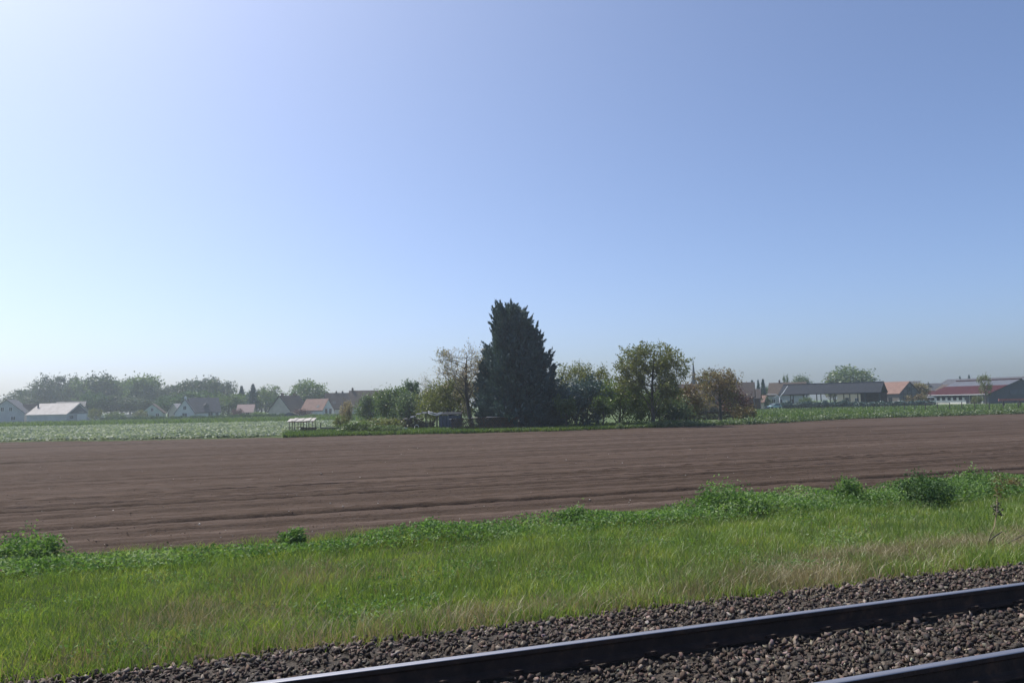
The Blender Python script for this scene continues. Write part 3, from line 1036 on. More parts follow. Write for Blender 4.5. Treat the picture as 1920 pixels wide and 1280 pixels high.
h = house_root('house', 'brown roofed house with chimney at left end of open shed', 1474, 262, R(-7))
_, rf = wing(h, 11.5, 9, 4.0, 8.0, MT['grey_wall'], MT['brown_roof'])
chimney(rf, -2.6, 0, 8.0, .8, .5)
for s in (-4.2, -2.0, 1.5): window(h, 11.5, 9, 'F', s, 1.0, 1.1, 1.6)
door(h, 11.5, 9, 'F', -.4, 1.2, 2.1, MT['white_paint'])

# open sided cattle shed
sh = house_root('open_shed', 'long open sided shed with dark steel roof on posts', 1557, 232, R(-11), 'shed')
Ls, Ws = 28.5, 13.0
sl = [(-Ws / 2 - .4, 4.05), (0, 6.9), (Ws / 2 + .4, 4.05)]
m = MB()
for s in (-1, 1):
    m.prism([(s * (Ws / 2 + .5), 3.9), (0, 6.9), (0, 7.05), (s * (Ws / 2 + .5), 4.05)], -Ls / 2, Ls / 2)
rf = m.build('roof', MT['dark_sheet'], sh)
MB().box(-Ls / 2, Ls / 2, -.35, .35, 7.04, 7.22).build('ridge_cap', MT['grey_sheet'], rf)
post = MB().box(-.13, .13, -.13, .13, -.2, 4.0).mesh('post', MT['post'])
for i in range(8):
    for y in (-Ws / 2, Ws / 2):
        link('post', post, None, sh, (-Ls / 2 + .4 + i * (Ls - .8) / 7, y, 0.02 if y < 0 else 0))
for i in range(8):
    x = -Ls / 2 + .4 + i * (Ls - .8) / 7
    MB().poly([(x - .08, -Ws / 2, 3.7), (x + .08, -Ws / 2, 3.7), (x + .08, 0, 6.6), (x - .08, 0, 6.6), (x - .08, -Ws / 2, 4.0), (x + .08, -Ws / 2, 4.0), (x + .08, 0, 6.88), (x - .08, 0, 6.88)],
              [(0, 1, 2, 3), (4, 7, 6, 5), (0, 4, 5, 1), (3, 2, 6, 7), (0, 3, 7, 4), (1, 5, 6, 2)]).build('rafter', MT['post'], sh)
MB().box(Ls / 2 - 7.5, Ls / 2 - .2, Ws / 2 - .4, Ws / 2 - .2, -.1, 4.0).build('back_boarding', MT['brown_wood'], sh)
for k in range(3):
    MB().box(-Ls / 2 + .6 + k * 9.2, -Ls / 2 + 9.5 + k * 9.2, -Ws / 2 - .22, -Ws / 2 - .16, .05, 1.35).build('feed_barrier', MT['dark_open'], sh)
for k in range(3):
    b = empty('hay_heap', at(1519 + k * 20, 238 + 3 * k)); tag(b, ['pale straw heap under the left end of the open shed', 'small straw heap near the middle of the open shed', 'low brown hay heap right of the shed middle'][k], 'hay heap')
    r = np.random.default_rng(30 + k)
    n = 900
    an = r.random(n) * 6.283; rr = np.sqrt(r.random(n)) * (2.4 - .4 * k)
    C = np.stack([rr * np.cos(an), rr * np.sin(an), (1.6 - .3 * k) * (1 - (rr / (2.5 - .4 * k)) ** 2) * r.random(n) ** .3 + .05], -1)
    V, Fq = leaf_quads(C, .5, .12, r)
    link('straw', mass_mesh('straw', V, Fq), MT['straw'], b)['kind'] = 'stuff'
    MB().prism([(2.2 * math.cos(a * .785), 2.2 * math.sin(a * .785)) for a in range(8)], 0, .5, 'z').build('core', MT['straw'], b)

h = house_root('house', 'peach walled house seen beneath the open shed roof', 1592, 285, R(-4))
wing(h, 9, 8, 4.0, 6.2, MT['peach_wall'], MT['brown_roof'])
window(h, 9, 8, 'F', -1.2, 1.0, 1.1, 1.5, frame='post'); window(h, 9, 8, 'F', 2.0, 1.0, 1.1, 1.3)

h = house_root('house', 'terracotta roofed house with grey timbered gable beside the open shed', 1677, 236, R(-36))
_, rf = wing(h, 8.5, 9.5, 3.6, 7.0, MT['stone_wall'], MT['terracotta'])
window(h, 8.5, 9.5, 'R', -1.6, 1.0, 1.1, 1.5, frame='slate'); window(h, 8.5, 9.5, 'R', 1.6, 1.0, 1.1, 1.5, frame='slate'); window(h, 8.5, 9.5, 'R', 0, 4.2, 1.0, 1.2, frame='slate')
window(h, 8.5, 9.5, 'F', 1.2, 1.0, 1.1, 1.4, frame='slate')
tb = MB()
for z in (3.3, 4.9): tb.box(4.26, 4.32, -4.5 + max(0, z - 3.4) * 1.3, 4.5 - max(0, z - 3.4) * 1.3, z, z + .14)
for y in (-3, -1, 1, 3): tb.box(4.33, 4.37, y - .07, y + .07, .1, 7.0 - abs(y) * .72 - .2)
tb.build('timber_frame', MT['post'], h)
h = house_root('barn', 'dark slate roofed barn behind the terracotta roofed house', 1664, 290, R(-5), 'barn')
wing(h, 20, 11, 5.0, 8.0, MT['wood_wall'], MT['slate'])
h = house_root('house', 'slate roofed house behind the brown bush near white hoop', 1731, 285, R(4))
_, rf = wing(h, 11, 9, 3.8, 7.0, MT['stone_wall'], MT['slate'])
chimney(rf, 1.0, -1.5, 6.2, .9, .8, MT['stone_wall'])
h = house_root('shed', 'small shed with reddish roof between bush and red barn', 1729, 255, R(-20), 'shed')
wing(h, 5.5, 5.5, 2.4, 4.2, MT['brown_wood'], MT['red_roof'])
window(h, 5.5, 5.5, 'F', 0, .9, .9, .8)

# red roofed cow barn
RB = R(-38)
Lb, Wb, eb, rb_ = 21.0, 27.0, 3.0, 7.1
h = house_root('cow_barn', 'large cow barn with red roof, white front wall, grey boarded gable', 1848, 246, RB, 'barn')
hw = Wb / 2
m = MB().prism([(-hw, -.3), (hw, -.3), (hw, eb), (0, rb_), (-hw, eb)], -Lb / 2 + .3, Lb / 2).build('wall', MT['wood_wall'], h)
slb = (rb_ - eb) / hw
r1 = MB(); r2 = MB()
for s in (-1, 1):
    y0, y1 = s * (hw + .9), s * hw * .42
    zz = lambda y: rb_ - abs(y) * slb + .05
    (r1).prism([(y0, zz(y0)), (y1, zz(y1)), (y1, zz(y1) + .14), (y0, zz(y0) + .14)], -Lb / 2 - .5, Lb / 2 + .7)
    (r2).prism([(y1, zz(y1)), (0, rb_ + .05), (0, rb_ + .19), (y1, zz(y1) + .14)], -Lb / 2 - .5, Lb / 2 + .7)
r1.build('roof', MT['red_roof'], h)
r2.build('upper_roof', MT['grey_sheet'], h)
MB().box(-Lb / 2 - .5, Lb / 2 + .7, -.5, .5, rb_ + .15, rb_ + .42).build('ridge_vent', MT['red_roof'], h)
MB().box(-Lb / 2 - .5, Lb / 2 + .7, -hw - .98, -hw - .9, eb - .28, eb - .08).build('gutter', MT['steel'], h)
MB().box(-Lb / 2 + .3, 3.0, -hw - .10, -hw - .003, -.2, 1.15).build('front_wall', MT['white_wall'], h)
pil = MB().box(-.38, .38, -.09, -.004, 1.15, 1.95).mesh('pier', MT['white_wall'])
opn = MB().box(-.6, .6, -.05, -.004, 1.15, 2.55).mesh('window', MT['dark_open'])  # closed dark panel; the opening's inner shade is put in its colour
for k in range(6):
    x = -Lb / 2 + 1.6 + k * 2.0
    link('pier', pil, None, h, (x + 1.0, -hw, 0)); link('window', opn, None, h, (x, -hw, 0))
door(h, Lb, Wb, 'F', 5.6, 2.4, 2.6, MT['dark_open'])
MB().box(7.9, 8.7, -hw - .08, -hw - .004, -.1, 2.2).build('door', MT['white_wall'], h)
bd = MB().box(-.12, .12, 0, .045, -.1, 1).mesh('board', MT['wood_wall'])
for k in range(-24, 25):
    y = k * .54
    o = link('board', bd, None, h, (Lb / 2 + .005, y, 0), (0, 0, R(-90)))
    o.scale = (1.9, 1, max(.5, rb_ - abs(y) * slb - .3))
MB().box(Lb / 2 + .09, Lb / 2 + .13, -4.5, 3, 2.6, 4.1).build('gable_panel', MT['grey_sheet'], h)

h = house_root('barn', 'big grey barn with beige gable behind the red roofed barn', 1850, 300, R(-30), 'barn')
_, rf = wing(h, 32, 26, 4.6, 9.0, MT['beige_wall'], MT['slate'])
h = house_root('barn', 'small barn with brown roof left behind the red barn', 1781, 268, R(-48), 'barn')
wing(h, 8.0, 9.0, 3.8, 6.3, MT['wood_wall'], MT['brown_roof'])

hp = empty('white_hoop', at(1735, 225), R(-4)); tag(hp, 'white curved pipe hoop beside the red roofed barn', 'hoop')
hoop = [(-1.2, 0, -.1), (-1.2, 0, 1.6), (-1.0, 0, 2.05), (-.55, 0, 2.25), (1.6, 0, 2.3), (1.9, 0, 2.1), (2.0, 0, 1.6), (2.0, 0, -.1)]
MB().tube(hoop, [.14] * 8, 8).build('pipe', MT['steel'], hp, smooth=True)
fp = empty('forked_pole', at(1458, 222)); tag(fp, 'pale forked metal pole with two slanting arms beside parked car', 'pole')
pl = MB().tube([(0, 0, -.2), (0, 0, 3.3)], [.16, .13], 8).build('pole', MT['steel'], fp, smooth=True)
MB().tube([(0, 0, 3.2), (1.2, 0, 4.6), (2.5, 0, 6.4)], [.12, .1, .06], 6).build('arm', MT['steel'], fp, smooth=True)
MB().tube([(0, 0, 3.2), (-1.0, 0, 4.0), (-3.8, 0, 4.1)], [.12, .1, .06], 6).build('arm', MT['steel'], fp, smooth=True)
MB().tube([(0, 0, 3.3), (-.8, 0, 3.55), (-1.6, 0, 3.2)], [.1, .08, .05], 6).build('arm', MT['steel'], fp, smooth=True)

# fence along the right meadow: posts and wires, all one thing
fn = empty('wire_fence', at(1480, 168)); tag(fn, 'dark wooden post and wire fence across the right meadow', 'fence')
fps = []
px = 1478.0
fx = [1478, 1497, 1516, 1536, 1555, 1574, 1594, 1613, 1633, 1653, 1672, 1690, 1709, 1729, 1752, 1774, 1797, 1821, 1848, 1874, 1903, 1934, 1968, 2006]
pm = MB().tube([(0, 0, -.3), (0, 0, 1.0)], [.5, .44], 6).mesh('post', MT['post'])
base = at(1480, 168)
for i, x in enumerate(fx):
    d = np.interp(x, [1478, 1650, 1752, 2006], [176, 160, 142, 132])
    p = at(x, d) - base
    fps.append(p)
    o = link('post', pm, None, fn, p, (R(random.uniform(-3, 3)), R(random.uniform(-4, 4)), random.random()))
    hh = 1.35 + random.uniform(-.15, .25)
    w = .16 if x > 1680 else .12
    o.scale = (w, w, hh)
for z in (.55, .95, 1.3):
    w = MB()
    for a, b in zip(fps[:-1], fps[1:]):
        w.tube([a + Vector((0, 0, z)), b + Vector((0, 0, z))], [.006, .006], 4, False)
    w.build('wire', MT['wire'], fn)
MB().tube([fps[13] + Vector((0, -.1, 1.42)), fps[15] + Vector((0, -.1, 1.45))], [.055, .055], 6).build('top_rail', MT['post'], fn)

rr_ = empty('red_rail', at(1895, 172), R(-3)); tag(rr_, 'faded red beam on dark posts before the grey gable', 'rail barrier')
MB().box(-3.3, 6, -.1, .1, 1.25, 1.75).build('beam', MT['red_paint'], rr_)
for x in (-2.3, 1.2, 4.6): MB().box(x - .13, x + .13, -.12, .12, -.2, 1.25).build('post', MT['post'], rr_)


# ---- cars
def make_car(label, px, d, rz, paint, L=4.2, van=False):
    c = empty('parked_car', at(px, d, 0.0), rz); tag(c, label, 'car')
    hgt = 1.5 if not van else 1.9
    W = .86
    lower = [(-L / 2, .3), (-L / 2 + .02, .75), (-L / 2 + .25, .9), (L * .16, .95), (L / 2 - .25, .78), (L / 2, .6), (L / 2, .3)]
    b = MB().prism(lower, -W, W, 'y')
    # cabin narrows towards the roof
    cab = [(-L / 2 + .2, .9), (-L / 2 + .75, hgt - .03), (L * .02, hgt), (L * .24, .93)]
    pts, k = [], 0
    for s in (-1, 1):
        for (x, z) in cab:
            pts.append((x, s * (W - .04 - .2 * (z - .9)), z))
    b.poly(pts, [(0, 1, 2, 3), (7, 6, 5, 4), (0, 4, 5, 1), (1, 5, 6, 2), (2, 6, 7, 3)])
    b.build('body', paint, c)
    for s in (-1, 1):
        q = [(-L / 2 + .5, .97), (-L / 2 + .82, hgt - .12), (L * .005, hgt - .1), (L * .17, .97)]
        yv = lambda z: s * (W - .02 - .2 * (z - .9))
        MB().poly([(x, yv(z), z) for x, z in q] + [(x, yv(z) - s * .03, z) for x, z in q],
                  [(0, 1, 2, 3), (7, 6, 5, 4), (0, 4, 5, 1), (1, 5, 6, 2), (2, 6, 7, 3), (3, 7, 4, 0)]).build('side_window', MT['glass'], c)
    q = [(L * .05, hgt - .08), (L * .225, .98)]
    MB().poly([(q[0][0], -.62, q[0][1]), (q[0][0], .62, q[0][1]), (q[1][0], .72, q[1][1]), (q[1][0], -.72, q[1][1]),
               (q[0][0] + .04, -.62, q[0][1] + .03), (q[0][0] + .04, .62, q[0][1] + .03), (q[1][0] + .04, .72, q[1][1] + .03), (q[1][0] + .04, -.72, q[1][1] + .03)],
              [(0, 1, 2, 3), (7, 6, 5, 4), (0, 4, 5, 1), (1, 5, 6, 2), (2, 6, 7, 3), (3, 7, 4, 0)]).build('windscreen', MT['glass'], c)
    for x in (-L * .31, L * .31):
        for s in (-1, 1):
            ty = MB().tube([(x, s * (W - .17), .31), (x, s * (W + .02), .31)], [.31, .31], 14).build('wheel', MT['tyre'], c)
            MB().tube([(x, s * (W + .0), .31), (x, s * (W + .03), .31)], [.18, .17], 10).build('rim', MT['rim'], ty)
    for s in (-.6, .6):
        MB().box(L / 2 - .06, L / 2 + .02, s - .17, s + .17, .58, .72).build('headlight', MT['lamp'], c)
    return c


make_car('dark parked car with pale roof glint before beige gabled house', 546, 246, R(8), MT['car_dark'])
make_car('white car parked left of the dark tiled house front', 645, 258, R(185), MT['car_white'])
make_car('white van parked before the bushes right of dark tiled house', 666, 256, R(175), MT['car_white'], 4.8, True)
make_car('pale teal car parked beside the forked metal pole', 1447, 216, R(200), MT['car_teal'])

# ---- by the field edge: shelter, log heap, wood stacks
sh = empty('small_shelter', at(567, 90), R(4)); tag(sh, 'small field shelter with pale sheet roof on thin posts', 'shelter')
for i, x in enumerate((-1.42, -.98, -.54, -.1, .34, .78, 1.22)):
    m = MB()
    prof = [(-.92, 1.34), (-.45, 1.44 + .02 * (i % 2)), (0.2, 1.55), (.95, 1.66)]
    pp = [(y, z) for y, z in prof] + [(y, z + .03) for y, z in reversed(prof)]
    m.prism(pp, x - .21, x + .21)
    m.build('roof_sheet', MT['white_sheet'], sh, (0, 0, .012 * (i % 2)), (0, R(random.uniform(-2.5, 2.5)), R(random.uniform(-2, 2))))
pm = MB().tube([(0, 0, -.2), (0, 0, 1.36)], [.045, .04], 6).mesh('post', MT['post'])
for x in (-1.4, -.75, -.1, .55, 1.3):
    for y in (-.8, .8):
        o = link('post', pm, None, sh, (x, y, 0), (R(random.uniform(-3, 3)), R(random.uniform(-3, 3)), 0))
        o.scale = (1, 1, 1 if y < 0 else 1.17)
MB().box(-1.5, 1.4, -.84, -.78, 1.25, 1.33).build('beam', MT['red_paint'], sh)
MB().box(-1.5, .2, -.85, -.79, .62, .70).build('rail', MT['post'], sh)


def logs(parent, x0, x1, z0, z1, y0, y1, rad, seed, name='logs'):
    r = np.random.default_rng(seed)
    m = MB()
    z = z0 + rad
    row = 0
    while z < z1:
        x = x0 + rad + (row % 2) * rad
        while x < x1:
            q = rad * r.uniform(.72, 1.08)
            dy = r.normal(0, .05)
            m.tube([(x, y0 + dy, z), (x + r.normal(0, .02), y1 + dy, z + r.normal(0, .02))], [q, q * .95], 6)
            x += rad * 2.02
        z += rad * 1.78
        row += 1
    o = m.build(name, MT['log'], parent)
    o['kind'] = 'stuff'
    return o


lp = empty('log_heap', at(577, 89.4), R(6)); tag(lp, 'heap of brown logs lying under the small field shelter', 'log heap')
logs(lp, -.9, .95, .0, .62, -.35, .45, .09, 3)
MB().box(-.95, 1.0, -.4, .5, -.05, .02).build('base', MT['brown_wood'], lp)

lw = empty('low_wall', at(620, 97), R(1)); tag(lw, 'low dark wall with a post right of the small shelter', 'wall')
MB().box(-1.3, 1.3, -.12, .12, -.2, .36).build('wall', MT['stone_wall'], lw)
MB().box(-1.36, 1.36, -.16, .16, .36, .42).build('coping', MT['stone_wall'], lw)
MB().box(-1.38, -1.28, -.06, .06, -.2, 1.0).build('post', MT['post'], lw)

ws = empty('wood_stack', at(762, 91.5), R(3)); tag(ws, 'dark firewood stack with white sheet scraps on top', 'wood stack')
logs(ws, -1.9, 1.75, .0, 1.35, -.4, .5, .095, 8)
for i, (x, w) in enumerate(((-1.6, .5), (-1.0, .6), (-.2, .45), (.5, .5), (1.2, .4))):
    MB().box(x - w / 2, x + w / 2, -.45, .5, 1.36, 1.40).build('cover_sheet', MT['white_sheet'], ws, (0, 0, .02 * (i % 2)), (R(random.uniform(-4, 4)), R(random.uniform(-3, 3)), R(random.uniform(-6, 6))))
wb = tag(MB().box(-.66, .66, -.05, .05, -.1, .38).build('white_board', MT['white_paint'], None, at(752, 89.8)), 'white board standing in the grass before the firewood stack', 'board')
wb.rotation_euler = (R(-12), 0, R(2))
hc = empty('white_arch', at(779, 89.6), R(10)); tag(hc, 'small white arched frame in the grass by firewood', 'frame')
MB().tube([(-.24, 0, -.1), (-.22, 0, .5), (-.1, 0, .66), (.1, 0, .66), (.22, 0, .5), (.24, 0, -.1)], [.035] * 6, 6).build('arch', MT['white_paint'], hc, smooth=True)

wd = empty('wood_shed', at(816, 91), R(2)); tag(wd, 'makeshift wood shed with wavy sheet roof and blue grey tarpaulin', 'shed')
for i, x in enumerate((-2.55, -2.0, -1.45, -.9, -.35)):
    z = 1.92 - .06 * abs(i - 2) + (.06 if i % 2 else 0)
    pr = [(-1.0, z), (-.5, z + .05), (0, z + .03), (.6, z + .10), (1.1, z + .06)]
    MB().prism([(y, q) for y, q in pr] + [(y, q + .035) for y, q in reversed(pr)], x - .27, x + .27).build('roof_sheet', MT['grey_sheet'], wd, None, (0, R(-6 + 4 * i), 0))
for k in range(2):
    MB().tube([(-.9, -1.05 - .1 * k, 2.2 - .22 * k), (-.3, -1.05 - .1 * k, 1.98 - .2 * k), (.1, -1.05 - .1 * k, 1.86 - .16 * k), (.8, -1.05 - .1 * k, 2.08 - .14 * k)], [.05] * 4, 6).build('sheet_edge', MT['steel'], wd, smooth=True)
MB().prism([(-1.0, 1.75), (1.2, 2.0), (1.2, 2.05), (-1.0, 1.8)], .1, 3.0).build('roof', MT['dark_sheet'], wd)
tp = MB()
nx = 22
for j in range(2):
    for i in range(nx + 1):
        tp.v.append((.35 + 2.6 * i / nx, -.95 + .05 * math.sin(i * 1.7) + .02 * math.sin(i * 4.1) - .03 * (1 - j), -.05 + 1.72 * j + .02 * math.sin(i)))
for i in range(nx): tp.f.append((i, i + 1, nx + 2 + i, nx + 1 + i))
tp.build('tarpaulin', MT['tarp'], wd)
pm = MB().tube([(0, 0, -.2), (0, 0, 1.8)], [.06, .05], 6).mesh('post', MT['post'])
for x in (-2.5, -1.2, .05, 1.6, 2.95):
    for y in (-.9, 1.0): link('post', pm, None, wd, (x, y, 0))
logs(wd, -2.3, -.2, 0, 1.0, -.3, .7, .1, 21)
logs(wd, .3, 2.9, 0, 1.3, -.5, .8, .1, 22)

w2 = empty('wood_stack', at(903, 83.6), R(2)); tag(w2, 'long brown firewood wall at the foot of the big conifer', 'wood stack')
logs(w2, -3.5, 3.9, .0, 1.4, -.4, .6, .1, 31)
for i in range(9):
    x = -3.3 + i * .8
    MB().box(x - .36, x + .36, -.48, .62, 1.43, 1.47).build('cover_sheet', MT['grey_sheet'] if i % 3 else MT['white_sheet'], w2, (0, 0, .03 * (i % 2)), (R(random.uniform(-3, 3)), R(random.uniform(-2, 2)), R(random.uniform(-5, 5))))
w3 = empty('wood_stack', at(1290, 112), R(-2)); tag(w3, 'low firewood row under the bronze leaved tree', 'wood stack')
logs(w3, -3.5, 6.5, .0, 1.1, -.4, .5, .11, 41)
for i in range(6):
    x = -2.6 + i * 1.5
    MB().box(x - .7, x + .7, -.5, .6, 1.16, 1.2).build('cover_sheet', MT['grey_sheet'], w3, (0, 0, .03 * (i % 2)), (R(random.uniform(-3, 3)), R(random.uniform(-2, 2)), 0))

# ------------------------------------------------------------------ trees
# the big dark conifer
def px_m(d): return d / F


D0 = 87.5
Hc = zpix(950, 573, D0)
prof = [(0, 4.6), (.1, 5.0), (.25, 4.85), (.42, 4.3), (.58, 3.75), (.72, 3.05), (.84, 2.4), (.93, 1.45), (1.0, .35)]
tm, cm, bm_ = conifer_mesh(Hc, prof, 40000, .46, .13, 77, 62, 12, 1.3, -1.35)
big_conifer = tree_thing('conifer_tree', 'tall dense dark conifer towering over the field edge', 'tree', at(976, D0), tm, cm, MT['needle'])
link('branches', bm_, MT['bark'], big_conifer)['kind'] = 'stuff'
tm, cm, _ = conifer_mesh(zpix(915, 648, 89), [(0, 1.4), (.3, 1.7), (.7, 1.1), (1, .1)], 6000, .42, .12, 78, 24, 6, .9)
tree_thing('conifer_tree', 'slim dark conifer leaning on the left of the tall conifer', 'tree', at(914, 88.5), tm, cm, MT['needle'])


def mid_tree(name, label, cat, px, d, top, wpx, leaf, seed, z0=.25, limbs=14, subs=6, twigs=3, n=6000, sig=.28, L=.22, W_=.13, lean=(0, 0), trunks=1, tr=None, droop=0.0, spread=.3):
    H = zpix(px, top, d)
    Rr = wpx / F * d / 2
    limb_woods = [] if trunks == 1 else None
    Wd, tips = grow(H, Rr, H * z0, seed, limbs, subs, twigs, tr, lean, trunks, droop, 1.0, spread, limb_woods)
    root = tree_thing(name, label, cat, at(px, d), Wd.mesh('trunk'), crown_mesh('crown', tips, n, sig, L, W_, seed), MT[leaf], shrub=trunks > 1)
    for lw_ in limb_woods or []:
        link('branch', lw_.mesh('branch'), MT['bark'], root)
    return root


mid_tree('walnut_tree', 'open crowned tree with sparse pinkish buds left of tall conifer', 'tree', 884, 90, 642, 116, 'bud', 201, .26, 24, 10, 6, 3800, .12, .18, .11, (-.9, 0), 1, .21, .0, .28)
mid_tree('orchard_tree', 'airy olive green broad crowned tree right of the tall conifer', 'tree', 1221, 86, 636, 140, 'leaf_yellow', 202, .14, 28, 10, 5, 12000, .17, .23, .14, (0, 0), 1, .17, .0, .27)
mid_tree('orchard_tree', 'bronze leaved spreading tree beside the church spire', 'tree', 1345, 104, 689, 92, 'leaf_brown', 203, .3, 20, 9, 5, 6000, .16, .24, .14, (0, 0), 1, .2, .08, .3)
mid_tree('hazel_bush', 'low spreading yellow brown bush behind the wood shed', 'bush', 843, 97, 706, 104, 'leaf_yellow', 204, .06, 26, 7, 3, 9500, .32, .26, .15, (0, 0), 4, .16)
mid_tree('hazel_bush', 'yellow green bush left of the yellow brown bush', 'bush', 808, 104, 728, 64, 'leaf_yellow', 205, .06, 20, 6, 2, 5200, .32, .26, .16, (0, 0), 3, .12)
mid_tree('shrub', 'tall shrub with thin upright twigs right behind the conifer', 'bush', 1072, 97, 668, 92, 'leaf_yellow', 206, .15, 26, 8, 4, 5200, .26, .22, .13, (0, 0), 5, .12, -.12)
mid_tree('shrub', 'olive green twiggy shrub between conifer and airy tree', 'bush', 1112, 95, 682, 62, 'leaf_yellow', 207, .12, 22, 7, 3, 4600, .26, .22, .13, (0, 0), 4, .12, -.1)
mid_tree('evergreen_bush', 'dark evergreen bush in shadow at the right foot of conifer', 'bush', 1082, 88, 722, 122, 'needle', 208, .10, 26, 8, 3, 12000, .34, .26, .16, (0, 0), 4, .12)
mid_tree('shrub', 'bright green rounded shrub left of the airy tree', 'bush', 1160, 89, 712, 92, 'leaf_bright', 209, .06, 24, 7, 3, 8500, .3, .22, .14, (0, 0), 4, .11)
mid_tree('shrub', 'mid green bush under the airy orchard tree', 'bush', 1218, 92, 722, 84, 'leaf_green', 210, .05, 22, 7, 3, 7000, .3, .24, .15, (0, 0), 4, .11)
mid_tree('shrub', 'brownish bush between the airy tree and bronze leaved tree', 'bush', 1284, 96, 728, 84, 'leaf_brown', 211, .05, 22, 7, 3, 6500, .3, .24, .15, (0, 0), 4, .11)
mid_tree('shrub', 'low green bush before the brown farm building', 'bush', 1252, 91, 750, 70, 'leaf_grey', 212, .05, 20, 6, 3, 5000, .28, .22, .14, (0, 0), 4, .09)
mid_tree('shrub', 'dark red leaved bush behind the bronze leaved tree', 'bush', 1372, 118, 724, 58, 'leaf_red', 213, .05, 20, 6, 3, 4200, .34, .26, .16, (0, 0), 4, .11)
mid_tree('shrub', 'low bramble bush right of the bronze leaved tree', 'bush', 1392, 100, 762, 44, 'leaf_brown', 214, .05, 14, 5, 2, 2400, .2, .18, .12, (0, 0), 3, .06)
mid_tree('thin_tree', 'thin dark trunked tree in the shade right of the conifer', 'tree', 1058, 84, 742, 44, 'leaf_green', 215, .5, 10, 6, 3, 2000, .2, .2, .12, (0, 0), 1, .10)
mid_tree('thin_tree', 'small slim tree before the bright green shrub', 'tree', 1126, 85, 745, 50, 'leaf_green', 216, .45, 10, 6, 3, 2200, .2, .2, .12, (0, 0), 1, .07)
# bushes left of the wood yard
mid_tree('shrub', 'grey green bush covering the brown roofed farmhouse', 'bush', 692, 128, 738, 52, 'leaf_grey', 220, .05, 20, 6, 3, 5000, .36, .3, .18, (0, 0), 4, .1)
mid_tree('shrub', 'green leafy bush left of the firewood stack', 'bush', 735, 118, 722, 62, 'leaf_green', 221, .05, 22, 7, 3, 7000, .36, .3, .18, (0, 0), 4, .12)
mid_tree('shrub', 'dark round topped bush behind the firewood stack', 'bush', 768, 125, 706, 34, 'weed_dark', 222, .25, 18, 6, 3, 3800, .26, .28, .18, (0, 0), 2, .12)
mid_tree('shrub', 'blue green bush directly behind the firewood stack', 'bush', 765, 112, 738, 54, 'leaf_grey', 223, .05, 20, 6, 3, 5200, .34, .28, .17, (0, 0), 4, .1)
far_tree('bare', 806, 701, 54, 175, 'bud', 'round bare crowned tree behind the yellow green bush')
far_tree('bare', 722, 738, 34, 160, 'bud', 'small bare tree above the grey green bush')

# mounds of brambles along the field edge left of the wood yard
for i, (px, top, w, d, lf, lb) in enumerate([
        (668, 789, 66, 84, 'leaf_green', 'rounded green bramble mound right of the low dark wall'),
        (706, 783, 84, 87, 'leaf_yellow', 'long pale green bramble mound before the bushes'),
        (722, 796, 70, 82, 'leaf_green', 'low bramble mound at the field edge left of firewood'),
        (638, 778, 26, 92, 'leaf_yellow', 'small upright yellow green bush beside the low wall'),
        (648, 752, 22, 100, 'bud', 'thin young tree rising left of the bramble mounds')]):
    far_tree('bush', px, top, w, d, lf, lb, 'young_tree' if i == 4 else 'bramble_mound', 'tree' if i == 4 else 'bush')

